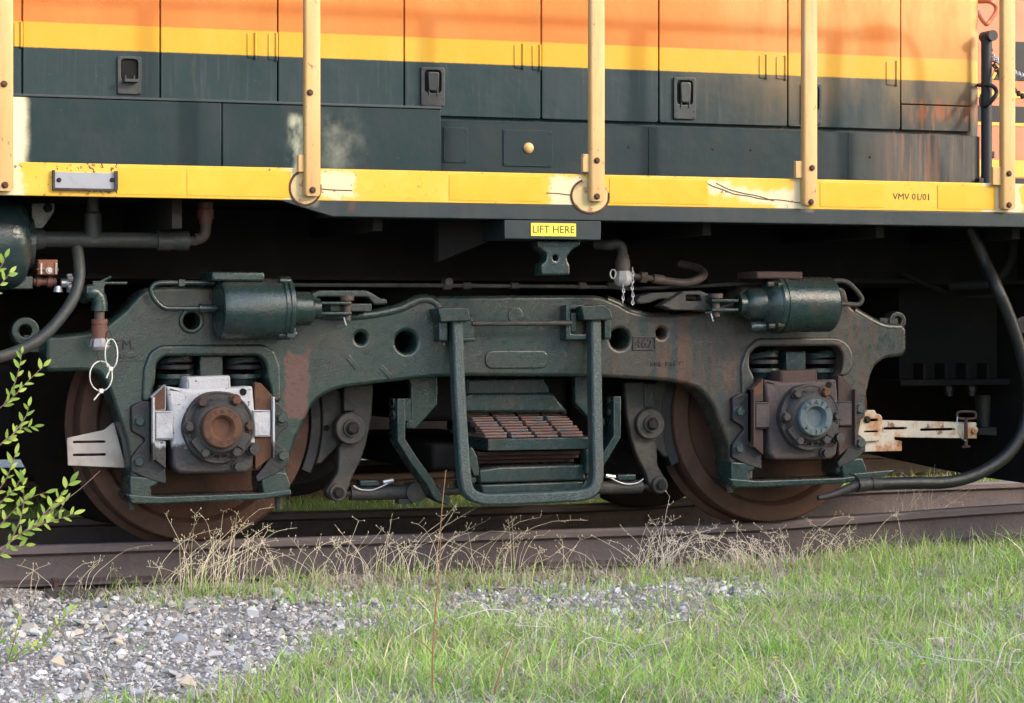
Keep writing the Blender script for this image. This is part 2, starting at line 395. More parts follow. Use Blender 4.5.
class MB:
    def __init__(s): s.v = []; s.f = []
    def add(s, vs, fs):
        k = len(s.v); s.v += [tuple(v) for v in vs]; s.f += [tuple(i + k for i in f) for f in fs]; return s
    def box(s, x0, x1, y0, y1, z0, z1):
        x0, x1 = sorted((x0, x1)); y0, y1 = sorted((y0, y1)); z0, z1 = sorted((z0, z1))
        return s.add([(x0, y0, z0), (x1, y0, z0), (x1, y1, z0), (x0, y1, z0), (x0, y0, z1), (x1, y0, z1), (x1, y1, z1), (x0, y1, z1)],
                     [(0, 3, 2, 1), (4, 5, 6, 7), (0, 1, 5, 4), (1, 2, 6, 5), (2, 3, 7, 6), (3, 0, 4, 7)])
    def pbox(s, px0, py0, px1, py1, Y0, Y1):
        """box whose front face spans those picture points on the plane Y0"""
        a = P(px0, (py0 + py1) / 2, Y0); b = P(px1, (py0 + py1) / 2, Y0); c = P((px0 + px1) / 2, py0, Y0); d = P((px0 + px1) / 2, py1, Y0)
        return s.box(a.x, b.x, Y0, Y1, d.z, c.z)
    def rings(s, rings, cap=True):
        n = len(rings[0]); vs = [v for r in rings for v in r]; fs = []
        for i in range(len(rings) - 1):
            for j in range(n):
                a = i * n + j; b = i * n + (j + 1) % n
                fs.append((a, b, b + n, a + n))
        if cap:
            fs.append(tuple(reversed(range(n)))); fs.append(tuple(range((len(rings) - 1) * n, len(rings) * n)))
        return s.add(vs, fs)
    def frame_(s, d):
        d = Vector(d).normalized(); u = Vector((0, 0, 1)) if abs(d.z) < .9 else Vector((1, 0, 0))
        e1 = d.cross(u).normalized(); e2 = e1.cross(d).normalized()
        return d, e1, e2
    def lathe(s, c, d, prof, n=24):
        """profile of (distance along d, radius)"""
        d, e1, e2 = s.frame_(d); c = Vector(c); R = []
        for t, r in prof:
            R.append([c + d * t + (e1 * math.cos(2 * math.pi * i / n) + e2 * math.sin(2 * math.pi * i / n)) * max(r, 1e-4) for i in range(n)])
        return s.rings([list(reversed(r)) for r in R])
    def cyl(s, a, b, r, r1=None, n=16):
        a = Vector(a); b = Vector(b); return s.lathe(a, b - a, [(0, r), ((b - a).length, r if r1 is None else r1)], n)
    def tube(s, pts, r, n=10, sub=6, smooth=True, r1=None):
        ps = catmull(pts, sub) if smooth and len(pts) > 2 else [Vector(p) for p in pts]
        R = []; e1 = None
        for i, p in enumerate(ps):
            d = (ps[min(i + 1, len(ps) - 1)] - ps[max(i - 1, 0)]).normalized()
            if e1 is None: _, e1, e2 = s.frame_(d)
            else:
                e1 = (e1 - d * e1.dot(d)).normalized(); e2 = e1.cross(d).normalized()
            q = r if r1 is None else r + (r1 - r) * i / (len(ps) - 1)
            R.append([p + (e1 * math.cos(2 * math.pi * j / n) + e2 * math.sin(2 * math.pi * j / n)) * q for j in range(n)])
        return s.rings([list(reversed(q)) for q in R])
    def plate(s, loops, Y0, Y1, bevel=.004):
        """outline (and holes) in X,Z, front face at Y0, back at Y1, rounded edges"""
        if not isinstance(loops[0][0], (tuple, list, Vector)): loops = [loops]
        Y0, Y1 = sorted((Y0, Y1)); bevel = min(bevel, (Y1 - Y0) * .45)
        L2 = []
        for k, lp in enumerate(loops):
            q = [Vector(p[:2]) for p in lp]
            q = [p for i, p in enumerate(q) if (p - q[i - 1]).length > 1e-5]
            area = sum(q[i - 1].x * q[i].y - q[i].x * q[i - 1].y for i in range(len(q)))
            if (area > 0) != (k == 0): q.reverse()
            L2.append(q)
        def inset(q, d):
            out = []
            for i, p in enumerate(q):
                a = (p - q[i - 1]).normalized(); b = (q[(i + 1) % len(q)] - p).normalized()
                n = Vector((-a.y - b.y, a.x + b.x))
                if n.length < 1e-4: n = Vector((-a.y, a.x))
                n.normalize(); c = max(.6, n.dot(Vector((-a.y, a.x))))
                out.append(p + n * d / c)
            return out
        flat = [p for q in L2 for p in q]; edges = []; base = 0
        for q in L2:
            edges += [(base + i, base + (i + 1) % len(q)) for i in range(len(q))]; base += len(q)
        ov, _, tris, orig, _, _ = geometry.delaunay_2d_cdt(flat, edges, [], 1, 1e-7)
        idm = [o[0] if o else None for o in orig]
        def inside(p, q):
            r = False; k = len(q)
            for i in range(k):
                a, b = q[i - 1], q[i]
                if (a.y > p.y) != (b.y > p.y) and p.x < (b.x - a.x) * (p.y - a.y) / (b.y - a.y) + a.x: r = not r
            return r
        T = []
        for t in tris:
            c = (ov[t[0]] + ov[t[1]] + ov[t[2]]) / 3
            if not inside(c, L2[0]) or any(inside(c, h) for h in L2[1:]): continue
            if any(idm[i] is None for i in t): continue
            T.append(tuple(idm[i] for i in t))
        b = bevel
        e_ = min(.0015, b * .5); steps = [(Y0, b + e_), (Y0, b), (Y0 + .3 * b, .3 * b), (Y0 + b, 0), (Y1 - b, 0), (Y1 - .3 * b, .3 * b), (Y1, b), (Y1, b + e_)]
        vs = []; N_ = len(flat)
        for y, d in steps:
            for q in L2: vs += [(p.x, y, p.y) for p in inset(q, d)]
        fs = [tuple(t) for t in T] + [tuple(i + 7 * N_ for i in reversed(t)) for t in T]; base = 0
        for q in L2:
            n = len(q)
            for r in range(7):
                for i in range(n):
                    a_, b_ = base + i, base + (i + 1) % n
                    fs.append((a_ + r * N_, a_ + (r + 1) * N_, b_ + (r + 1) * N_, b_ + r * N_))
            base += n
        return s.add(vs, fs)
    def text(s, body, pos, h, depth=.003, ang=0.0, align='CENTER', sx=1.0, bold=0.0):
        """raised letters standing on a face that looks towards -Y"""
        cu = bpy.data.curves.new('letters', 'FONT'); cu.body = body; cu.size = h / .70; cu.align_x = align; cu.align_y = 'CENTER'
        cu.extrude = depth / 2; cu.resolution_u = 2; cu.offset = bold
        ob = bpy.data.objects.new('letters', cu); me = bpy.data.meshes.new_from_object(ob)
        c, sn = math.cos(ang), math.sin(ang); pos = Vector(pos)
        vs = []
        for v in me.vertices:
            x = v.co.x * sx; z = v.co.y
            vs.append((pos.x + x * c - z * sn, pos.y - v.co.z, pos.z + x * sn + z * c))
        fs = [tuple(p.vertices) for p in me.polygons]
        bpy.data.objects.remove(ob); bpy.data.curves.remove(cu); bpy.data.meshes.remove(me)
        return s.add(vs, fs)
    def arc_text(s, body, c, r, h, a0, step, depth=.004, bottom=False):
        for i, ch in enumerate(body):
            a = a0 + i * step
            p = Vector((c[0] + r * math.cos(a), c[1], c[2] + r * math.sin(a)))
            s.text(ch, p, h, depth, a - math.pi / 2 if not bottom else a + math.pi / 2)
        return s
    def islands(s):
        par = list(range(len(s.v)))
        def find(i):
            while par[i] != i: par[i] = par[par[i]]; i = par[i]
            return i
        for f in s.f:
            r = find(f[0])
            for i in f[1:]: par[find(i)] = r
        key = {}
        for i in range(len(s.v)):               # coincident points belong together
            k = tuple(round(c, 5) for c in s.v[i])
            if k in key: par[find(i)] = find(key[k])
            else: key[k] = i
        out = {}
        for f in s.f: out.setdefault(find(f[0]), []).append(f)
        res = []
        for fs in out.values():
            ids = sorted({i for f in fs for i in f}); mp = {i: k for k, i in enumerate(ids)}
            q = MB(); q.v = [s.v[i] for i in ids]; q.f = [tuple(mp[i] for i in f) for f in fs]; res.append(q)
        return res
    def build_each(s, name, mat, parent=None, **kw):
        """every separate piece becomes an object of its own"""
        return [q.build(name, mat, parent, **kw) for q in s.islands()]
    def build(s, name, mat, parent=None, bevel=0, smooth=True, angle=38, weld=False):
        me = bpy.data.meshes.new(name); me.from_pydata(s.v, [], s.f); me.update()
        if weld or smooth:
            bm = bmesh.new(); bm.from_mesh(me)
            bmesh.ops.remove_doubles(bm, verts=bm.verts, dist=1e-5)
            bmesh.ops.recalc_face_normals(bm, faces=bm.faces)
            bm.to_mesh(me); bm.free()
        if smooth:
            me.shade_smooth(); me.set_sharp_from_angle(angle=math.radians(angle))
        me.materials.append(MATS[mat])
        o = put(name, me, parent)
        if bevel:
            b = o.modifiers.new('bevel', 'BEVEL'); b.width = bevel; b.segments = 2; b.limit_method = 'ANGLE'; b.angle_limit = math.radians(40)
            b.harden_normals = False
        return o
def hexbolt(mat, r=1.0):
    m = MB()
    m.lathe((0, 0, 0), (0, -1, 0), [(0, 1.35), (.25, 1.35), (.25, 1.0)], 14)
    m.lathe((0, -.25, 0), (0, -1, 0), [(0, 1.0), (.6, 1.0), (.75, .78)], 6)
    me = bpy.data.meshes.new('bolt_' + mat); me.from_pydata(m.v, [], m.f); me.update(); me.materials.append(MATS[mat])
    return me
BOLTS = {}
def bolt(parent, pos, r, mat='dark_steel', ang=None, name='bolt'):
    if mat not in BOLTS: BOLTS[mat] = hexbolt(mat)
    o = put(name, BOLTS[mat], parent, pos); o.scale = (r, r, r); o.rotation_euler = (0, random.uniform(0, 1) if ang is None else ang, 0)
    return o
def sz(lp): return lp

# ================================================================== THE SETTING
def rise(X):
    """the old track climbs a little towards the right"""
    t = np.clip((np.asarray(X, float) - .9) / 2.2, 0, 1.6)
    return .062 * np.where(t < 1, t * t * (3 - 2 * np.minimum(t, 1)), 1 + (t - 1) * .3)
def hump(X, Y, s, k):
    return np.sin(X * s + k) * np.cos(Y * s * 1.3 + k * 2.1) + .5 * np.sin(X * s * 2.3 - Y * s * 1.9 + k)
def ground_z(X, Y):
    X = np.asarray(X, float); Y = np.asarray(Y, float)
    z = -.185 + rise(X) * np.exp(-np.maximum(0, np.abs(Y) - 2) / 2.5)
    front = np.clip((-1.25 - Y) / 2.4, 0, 3.0)
    z = z - .050 * np.clip(front, 0, 1) - .015 * np.clip(front - 1, 0, 2)
    z = z - .02 * np.clip((np.abs(Y + 0.0) < .66), 0, 1)
    z = z + .011 * hump(X, Y, 3.1, .4) + .006 * hump(X, Y, 9.0, 1.7)
    right = np.clip((X - 1.3) / 1.5, 0, 1) * np.clip((-1.15 - Y) / .5, 0, 1) * np.clip((5 + Y) / 2, 0, 1)
    return z + .055 * right
def axis(lo, hi, step, far):
    a = list(np.arange(lo, hi + 1e-6, step)); g = step
    left = [lo]; right = [hi]
    while right[-1] < far:
        g *= 1.5; right.append(right[-1] + g); left.append(left[-1] - g)
    return np.array(left[:0:-1] + a + right[1:])
gx = axis(-3.6, 4.6, .05, 700); gy = axis(-5.2, .0, .05, 700)
GX, GY = np.meshgrid(gx, gy); GZ = ground_z(GX, GY)
nx, ny = len(gx), len(gy)
vs = np.stack([GX.ravel(), GY.ravel(), GZ.ravel()], 1)
idx = np.arange(nx * ny).reshape(ny, nx)
fs = np.stack([idx[:-1, :-1].ravel(), idx[:-1, 1:].ravel(), idx[1:, 1:].ravel(), idx[1:, :-1].ravel()], 1)
def np_mesh(name, vs, faces, mat, smooth=False, tint=None):
    me = bpy.data.meshes.new(name); k = faces.shape[1]
    me.vertices.add(len(vs)); me.vertices.foreach_set('co', np.ascontiguousarray(vs, np.float32).ravel())
    me.loops.add(faces.size); me.loops.foreach_set('vertex_index', np.ascontiguousarray(faces, np.int32).ravel())
    me.polygons.add(len(faces)); me.polygons.foreach_set('loop_start', np.arange(0, faces.size, k, dtype=np.int32))
    me.polygons.foreach_set('loop_total', np.full(len(faces), k, np.int32))
    me.update(calc_edges=True); me.validate()
    if smooth: me.shade_smooth()
    else: me.shade_flat()
    if tint is not None:
        at = me.attributes.new('tint', 'FLOAT_COLOR', 'POINT')
        at.data.foreach_set('color', np.concatenate([tint, np.ones((len(tint), 1))], 1).astype(np.float32).ravel())
    me.materials.append(MATS[mat]); return me
ground = put('ground', np_mesh('ground', vs, fs, 'ground_earth', True), None)
ground['kind'] = 'structure'; ground['label'] = 'stony earth beside and under the track'

# ---- the track: two rails, the ties, spikes
track = root('railway_track', (0, 0, -.19), 'rusty brown rails on weathered ties under the locomotive', 'track')
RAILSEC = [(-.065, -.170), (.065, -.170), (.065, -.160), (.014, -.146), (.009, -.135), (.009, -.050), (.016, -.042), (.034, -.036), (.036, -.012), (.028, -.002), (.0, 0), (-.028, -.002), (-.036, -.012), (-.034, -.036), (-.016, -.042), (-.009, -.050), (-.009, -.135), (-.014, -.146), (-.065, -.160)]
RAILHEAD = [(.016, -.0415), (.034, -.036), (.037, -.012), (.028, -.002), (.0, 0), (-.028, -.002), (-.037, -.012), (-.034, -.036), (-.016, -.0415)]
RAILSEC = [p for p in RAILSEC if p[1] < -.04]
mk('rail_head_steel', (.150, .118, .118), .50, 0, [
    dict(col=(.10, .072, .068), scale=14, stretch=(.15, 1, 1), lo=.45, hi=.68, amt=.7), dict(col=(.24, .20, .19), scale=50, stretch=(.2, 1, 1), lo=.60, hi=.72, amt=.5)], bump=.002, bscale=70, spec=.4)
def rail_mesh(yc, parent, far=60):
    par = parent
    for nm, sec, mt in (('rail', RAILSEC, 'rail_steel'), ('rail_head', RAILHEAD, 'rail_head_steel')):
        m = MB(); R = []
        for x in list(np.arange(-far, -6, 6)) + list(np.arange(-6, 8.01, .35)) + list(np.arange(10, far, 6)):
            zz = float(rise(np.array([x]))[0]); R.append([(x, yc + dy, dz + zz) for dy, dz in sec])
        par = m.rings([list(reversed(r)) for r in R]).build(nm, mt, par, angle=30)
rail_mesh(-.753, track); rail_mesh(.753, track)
TIE_X = [-2.42, -1.93, -1.36, -.80, -.28, .27, .84, 1.36, 1.92, 2.50, 3.05, 3.6]
for i, x in enumerate(TIE_X):
    m = MB(); z0 = float(rise(np.array([x]))[0]) - .172; yc = random.uniform(-.05, .03); w = random.uniform(.105, .125)
    R = []
    nseg = 26
    for k in range(nseg + 1):
        y = -1.30 + yc + 2.6 * k / nseg
        R.append([(x - w + random.uniform(-.008, .008), y, z0 - .16), (x + w + random.uniform(-.008, .008), y, z0 - .16),
                  (x + w + random.uniform(-.012, .008), y, z0 - .012 + random.uniform(-.012, .004)), (x + w * .4, y, z0 + random.uniform(-.010, .0)),
                  (x - w * .3, y, z0 + random.uniform(-.012, .0)), (x - w + random.uniform(-.008, .012), y, z0 - .012 + random.uniform(-.012, .004))])
    m.rings([list(reversed(r)) for r in R]); m.build('tie', 'tie_wood', track, angle=25)
    for dx, dy in ((-.05, -.085), (.05, .085)):
        sp = MB(); px_, py_ = x + dx, -.753 + dy
        sp.box(px_ - .008, px_ + .008, py_ - .008, py_ + .008, z0 - .05, z0 + .028)
        sp.box(px_ - .014, px_ + .014, py_ - .012, py_ + .016 * (1 if dy < 0 else -1), z0 + .022, z0 + .036)
        sp.build('spike', 'brown_rust', track, bevel=.002)
mk('shade_dark_cinders', (.030, .026, .024), .9, 0, [dict(col=(.060, .052, .046), scale=30, lo=.5, hi=.7, amt=.7)], bump=.02, bscale=50, spec=.2)  # shade under the locomotive is put into this dark colour
bx_ = np.arange(-7, 7.01, .25); by_ = np.array([-.66, -.4, 0, .4, .66]); BX, BY = np.meshgrid(bx_, by_); BZ = np.maximum(ground_z(BX, BY), ground_z(BX, BY * 0)) + .022 + .004 * np.cos(BX * 9) * np.cos(BY * 8); k_ = len(bx_)
ii_ = np.arange(BX.size).reshape(BX.shape); bed = put('track_bed', np_mesh('track_bed', np.stack([BX.ravel(), BY.ravel(), BZ.ravel()], 1), np.stack([ii_[:-1, :-1].ravel(), ii_[:-1, 1:].ravel(), ii_[1:, 1:].ravel(), ii_[1:, :-1].ravel()], 1), 'shade_dark_cinders', True), None)
bed['kind'] = 'structure'; bed['label'] = 'cinders between the rails, coloured dark as shade under the locomotive'
track2 = root('railway_track', (0, 4.5, -.19), 'rusty rail of the neighbouring track in the grass beyond', 'track')
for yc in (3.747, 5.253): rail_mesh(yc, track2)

# ---- unseen shed added to keep the low sun off the lower scene
shed = root('sun_block_shed', (12, -16, -.25), 'unseen grey corrugated shed added behind the camera to block the sun', 'shed')
m = MB(); H = 1.36 + 14.44 * SUNT; X0, X1 = 3.2, 23.0
n = 220; R = []
for k in range(n + 1):
    x = X0 + (X1 - X0) * k / n; d = .02 * math.cos(k * math.pi / 1.0)
    R.append([(x, -16 + d, -.3), (x, -24 - d, -.3), (x, -24 - d, H), (x, -16 + d, H)])
m.rings([list(reversed(r)) for r in R]).build('wall', 'shed_metal', shed, smooth=False)
MB().box(X0 - .1, X1 + .1, -24.1, -15.95, H, H + .06).build('roof', 'shed_metal', shed)
MB().box(9, 13, -16.0, -15.93, -.25, 3.6).build('door', 'shed_door', shed, bevel=.01)

# ================================================================== THE LOCOMOTIVE
loco = root('locomotive', (0, 0, 0), 'orange, yellow and dark green locomotive body with hood doors and yellow walkway sill', 'locomotive')
XL, XR = -7.0, 2.95
ZS, ZB, ZG = 1.5675, 1.4363, 1.372
HX = P(978.5, 60, -.95).x + .045
# hood shell behind the doors
hs = rounded([(HX, -.93, .10), (HX, .93, .10), (XL, .93), (XL, -.93)], 0, 6)
m = MB(); m.rings([[(x, y, 1.55) for x, y in reversed(hs)], [(x, y, 4.0) for x, y in reversed(hs)]]); m.build('hood_shell', 'hood_paint', loco)
# doors: one plate each, gaps between them
def zline(pxa, pya, pxb, pyb, Y): return (P(pxa, pya, Y).z + P(pxb, pyb, Y).z) / 2
ZD = zline(445, 116, 978, 134, -.95) + .004          # door bottoms
xs = [-3.2] + [P(x, 60, -.95).x for x in (22, 160, 277.5, 404, 541, 658.5, 787.5, 900.5)]
doors = []
for i in range(len(xs) - 1):
    a, b = xs[i] + .003, xs[i + 1] - .003
    lp = rounded([(a, ZD), (b, ZD), (b, 3.7), (a, 3.7)], .01, 2)
    doors.append(MB().plate(lp, -.953, -.931, .003).build('door', 'hood_paint', loco, angle=50))
m = MB(); x9 = P(900.5, 60, -.95).x; zc = P(940, 105.5, -.95).z
m.plate(rounded([(x9 + .003, zc + .003), (HX - .085, zc + .003), (HX - .085, 3.7), (x9 + .003, 3.7)], .004, 2), -.951, -.931, .002); m.build('end_panel', 'hood_paint', loco, angle=50)
m = MB(); m.plate(rounded([(x9 + .003, ZD), (HX - .09, ZD), (HX - .09, zc - .003), (x9 + .003, zc - .003)], .004, 2), -.955, -.931, .002); m.build('rusty_lower_panel', 'hood_paint', loco, angle=50)
# hinges at the stripe, latches in the doors
def hinge(door, x0, y0, x1, y1):
    Y = -.953
    a = P(x0, y1, Y); b = P(x1, y0, Y)
    m = MB(); m.box(a.x, b.x, Y - .004, Y, a.z, b.z)
    m.cyl((b.x - .004, Y - .005, a.z - .004), (b.x - .004, Y - .005, b.z + .006), .006, n=10)
    m.build('hinge', 'hood_paint', door, bevel=.002)
for d, q in ((0, (14, 23, 22, 47)), (2, (247, 34, 256, 58)), (2, (268, 34, 277, 60)), (4, (514, 45, 523.5, 68)), (4, (532, 46, 540.5, 70)), (6, (759, 56, 767, 78)), (6, (776, 57, 786, 79)), (7, (886, 62, 897, 85))):
    hinge(doors[d], *q)
def latch(door, x0, y0, x1, y1, open_=False):
    Y = -.953; a = P(x0, y1, Y); b = P(x1, y0, Y); w = b.x - a.x; h = b.z - a.z
    cx = (a.x + b.x) / 2; hz0 = a.z + h * .34; hz1 = b.z - h * .07
    hole = rounded([(cx - w * .36, hz0), (cx + w * .36, hz0), (cx + w * .36, hz1), (cx - w * .36, hz1)], w * .18, 4)
    m = MB(); m.plate([rounded([(a.x, a.z), (b.x, a.z), (b.x, b.z), (a.x, b.z)], w * .08, 2), hole], Y - .012, Y, .002)
    plate = m.build('latch', 'latch_metal', door, angle=40)
    m = MB(); m.plate(hole, Y - .0015, Y + .004, .001); m.build('latch_recess', 'gap_dark', plate)
    m = MB()
    if open_:
        m.box(cx - w * .30, cx + w * .30, Y - .06, Y - .005, hz0 - .006, hz0 + .006)
    else:
        m.plate(rounded([(cx - w * .20, hz0 + h * .05), (cx + w * .20, hz0 + h * .05), (cx + w * .24, hz1 - h * .05), (cx - w * .24, hz1 - h * .05)], w * .1, 3), Y - .022, Y - .004, .004)
    for s in (-1, 1): m.cyl((cx + s * w * .18, Y - .014, hz0 - .012), (cx + s * w * .18, Y - .014, hz0 + .025), .0035, n=8)
    m.build('paddle', 'latch_metal', plate)
    for sx in (-1, 1):
        for sz_ in (a.z + h * .05, b.z - h * .045, a.z + h * .2):
            bolt(plate, (cx + sx * w * .40, Y - .011, sz_), .0035, 'latch_metal', name='screw')
latch(doors[1], 117, 57, 141, 94, True); latch(doors[4], 420.5, 68, 444, 106); latch(doors[6], 673, 78, 695, 119); latch(doors[7], 801, 84, 821, 124)

# hood base: the box along the left, the base panel along the right
YB = -1.12
zt = zline(20, 97, 441, 109, YB)
for (pa, pb) in ((-700, 221.6), (222.4, 441)):
    a, b = P(pa, 130, YB).x if pa > -600 else XL, P(pb, 130, YB).x
    m = MB(); m.box(a, b, YB, -.957, 1.58, zt); m.build('walkway_box', 'walkway_box_paint', loco, bevel=.004)
m = MB(); m.box(XL, P(441, 130, YB).x, YB - .006, -.955, zt + .001, zt + .012); m.build('box_lid', 'sill_green', loco, bevel=.002)
YP = -1.00; xa = P(441, 130, YB).x + .002; zt2 = zline(450, 119.5, 978, 137, YP)
xe = P(978.5, 150, YP).x + .04
m = MB(); lp = rounded([(xe, YP, .09), (xe, .9), (xa, .9), (xa, YP)], 0, 6)
m.rings([[(x, y, 1.575) for x, y in reversed(lp)], [(x, y, zt2) for x, y in reversed(lp)]])
m.build('base_panel', 'base_panel_paint', loco, bevel=.003)
def cover(x0, y0, x1, y1, Y, nm='access_cover'):
    a = P(x0, y1, Y); b = P(x1, y0, Y); m = MB()
    m.plate(rounded([(a.x, a.z), (b.x, a.z), (b.x, b.z), (a.x, b.z)], .006, 2), Y - .005, Y + .002, .0015)
    o = m.build(nm, 'base_panel_paint', loco)
    for x in (a.x + .012, b.x - .012):
        for z in (a.z + .012, b.z - .012): bolt(o, (x, Y - .004, z), .004, 'latch_metal', name='screw')
    return o
cover(443, 128, 467.5, 162.5, YP)
c2 = cover(503, 131, 552.5, 166, YP)
kp = P(528, 148, YP); MB().lathe(kp, (0, -1, 0), [(0, .022), (.008, .024), (.016, .018), (.02, .004)], 20).build('knob', 'post_cream', c2)
m = MB(); a = P(648.6, 150, YP).x; m.box(a, a + .004, YP - .003, YP + .01, 1.58, zt2 - .004); a = P(848, 150, YP).x; m.box(a, a + .02, YP - .002, YP + .01, 1.58, zt2 - .004); m.build_each('weld_seam', 'base_panel_paint', loco)
for q in ((629, 147), (713, 149), (751, 150), (870, 157)): bolt(loco, P(q[0], q[1], YP), .005, 'dark_steel', name='screw')

# walkway deck and side sill
MB().box(XL, XR, -1.535, 1.535, 1.452, 1.5605).build('walkway_deck', 'under_black', loco)
m = MB(); m.box(XL, XR, -1.56, -1.536, ZB, ZS); m.build('side_sill', 'sill_yellow', loco, bevel=.003)
a = P(281, 199, -1.56).x; b = P(332, 219, -1.56).x
m = MB(); m.plate([(a, ZB - .0005), (b, ZG), (XR, ZG), (XR, ZB - .0005)], -1.561, -1.52, .003); m.build('lower_sill', 'sill_green', loco)
m = MB(); m.box(b, XR, -1.52, -1.30, ZG + .004, ZG + .016); m.build('sill_flange', 'under_black', loco)
MB().box(XL, XR, 1.536, 1.56, ZG, ZS).build('side_sill', 'sill_yellow', loco)
for q in ((117, 166, 182, 191), (187, 168, 291, 195), (449, 172, 542, 200), (609.5, 178, 707.5, 206.5), (820, 184, 884, 209), (937.5, 187, 995, 212)):
    a = P(q[0], q[3], -1.56); b = P(q[2], q[1], -1.56)
    m = MB(); m.plate([(a.x, ZB + .012), (b.x, ZB + .012), (b.x, ZS - .014), (a.x, ZS - .014)], -1.5625, -1.5595, .0006); m.build('reflector_strip', 'reflector', loco)
t = P(911.7, 197, -1.56); MB().text('VMV 01/01', t - Vector((0, .0006, 0)), 6.3 * S(911, -1.56), .0012, sx=1.05).build('lettering', 'ink', loco, smooth=False)
m = MB(); m.pbox(54, 172.5, 117, 189, -1.572, -1.558); hld = m.build('tag_holder', 'tag_grey', loco, bevel=.002)
for q in (59, 112): bolt(hld, P(q, 180, -1.572), .007, 'dark_steel')
m = MB(); m.pbox(115, 171, 118, 190, -1.585, -1.565); m.pbox(53, 170, 55, 190, -1.58, -1.56); m.pbox(55, 188.3, 117, 190.3, -1.58, -1.56); m.build_each('holder_rim', 'dark_steel', hld)

# stanchions with their bolts, tabs and base plates
YS = -1.60
for pxc, pe, bolts, tab, base in ((5.0, 191, ((4, 84), (5, 185)), None, None),
                            (313, 196, ((310, 92.6), (312.6, 190)), (298.5, 155, 306, 172), (305, 188, 15, 17)),
                            (598, 201, ((597, 160.5), (597, 196.5)), (583, 154, 590.5, 172), (590, 196, 19, 17)),
                            (811, 205, ((812, 168), (811, 202)), (796, 161, 804, 178), None),
                            (1009.5, 209, ((1009, 173.6), (1009, 205)), (993, 167, 1002, 185), None)):
    c = P(pxc, 150, YS).x; z0 = P(pxc, pe, YS).z; w = .034
    m = MB(); th = .034
    prof = rounded([(c - w, -1.600, .012), (c + w, -1.600, .012), (c + w, -1.565, .006), (c - w, -1.565, .006)], 0, 3)
    R = [[(x, y, z) for x, y in prof] for z in (z0, z0 + .012, 2.62)]
    R[0] = [((x - c) * .8 + c, y, z) for x, y, z in R[0]]
    m.rings(R); st = m.build('stanchion', 'post_cream', loco, angle=50)
    for q in bolts: bolt(st, P(q[0], q[1], -1.6005), .010, 'rust')
    if tab:
        m = MB(); m.pbox(*tab, -1.585, -1.562); m.build('stanchion_tab', 'post_cream', st, bevel=.002)
    if base:
        q = P(base[0], base[1], -1.56); s_ = S(base[0], -1.56)
        m = MB(); lp = [((x_ - q.x) * k_ + q.x, (z_ - q.z) * k_ + q.z) for (x_, z_), k_ in zip(circle(q.x, q.z, base[2] * s_ / .94, 28, base[3] * s_), [1 + .07 * math.sin(3 * i_ * .22 + base[0]) + random.uniform(-.03, .03) for i_ in range(28)])]; m.plate(lp, -1.5635, -1.5595, .002); bp = m.build('base_plate', 'weld_cream', st)
        m = MB(); R = [(q.x + base[2] * s_ / .94 * math.cos(t_ * math.pi / 14), -1.561, q.z + base[3] * s_ * math.sin(t_ * math.pi / 14)) for t_ in range(9, 30)]
        m.tube(R, .0055, 6, 2); m.build('weld_bead', 'rust', bp)
m = MB()
for pts in ([(704, 181), (712, 186), (724, 190), (734, 194), (748, 196), (762, 199), (780, 200), (800, 203)], [(716, 183), (728, 189), (742, 193), (758, 196), (774, 201)], [(546, 193), (558, 193.5), (570, 195), (584, 194)], [(322, 189), (334, 190), (352, 190.5)]):
    m.tube([P(x, y, -1.5605) for x, y in pts], .0022, 5, 3)
m.build_each('rust_crack', 'rust', loco)
# handrail over the stanchions, bent down at the platform end
hz = 2.62; hx = P(920, 90, -.95).x + SUNK * .65
m = MB(); m.tube([(XL, -1.60, hz), (hx - .9, -1.60, hz), (hx - .45, -1.60, hz - .005), (hx - .22, -1.60, hz + .03), (hx - .06, -1.60, hz - .02), (hx, -1.60, hz - .18), (hx, -1.60, hz - .5), (hx, -1.58, 1.57)], .021, 12)
m.build('handrail', 'post_cream', loco)

# LIFT HERE pad under the sill
m = MB(); a = P(504, 222, -1.55); b = P(600.5, 240, -1.55); m.box(a.x, b.x, -1.556, -1.28, b.z, ZG - .001); pad = m.build('lift_pad', 'sill_green', loco, bevel=.003)
m = MB(); m.pbox(531, 223.2, 576, 236.2, -1.560, -1.5555); m.build('lift_sign', 'sign_yellow', pad)
t = P(553.5, 229.8, -1.5601); MB().text('LIFT HERE', t, 7.4 * S(553, -1.56), .001, sx=.98).build('lettering', 'ink', pad, smooth=False)
m = MB(); Y = -1.50
m.plate([rounded(PP([(537, 240.5), (581, 240.5), (580, 246), (573, 249), (567, 257), (568, 262), (570, 265), (570, 275), (542, 275), (541, 265), (546, 261), (547, 254), (538, 247)], Y), .008, 3), circle(P(555.7, 258, Y).x, P(555.7, 258, Y).z, .012, 14)], Y, Y + .09, .008)
m.build('lifting_lug', 'gear_paint', pad)
m = MB(); a = P(440, 262, -1.3); b = P(504, 236, -1.3); c = P(585, 240, -1.3)
m.plate([(a.x, a.z), (a.x, 1.45), (c.x, 1.45), (c.x, c.z), (b.x, b.z)], -1.28, -1.22, .004); m.build('gusset', 'under_black', loco)

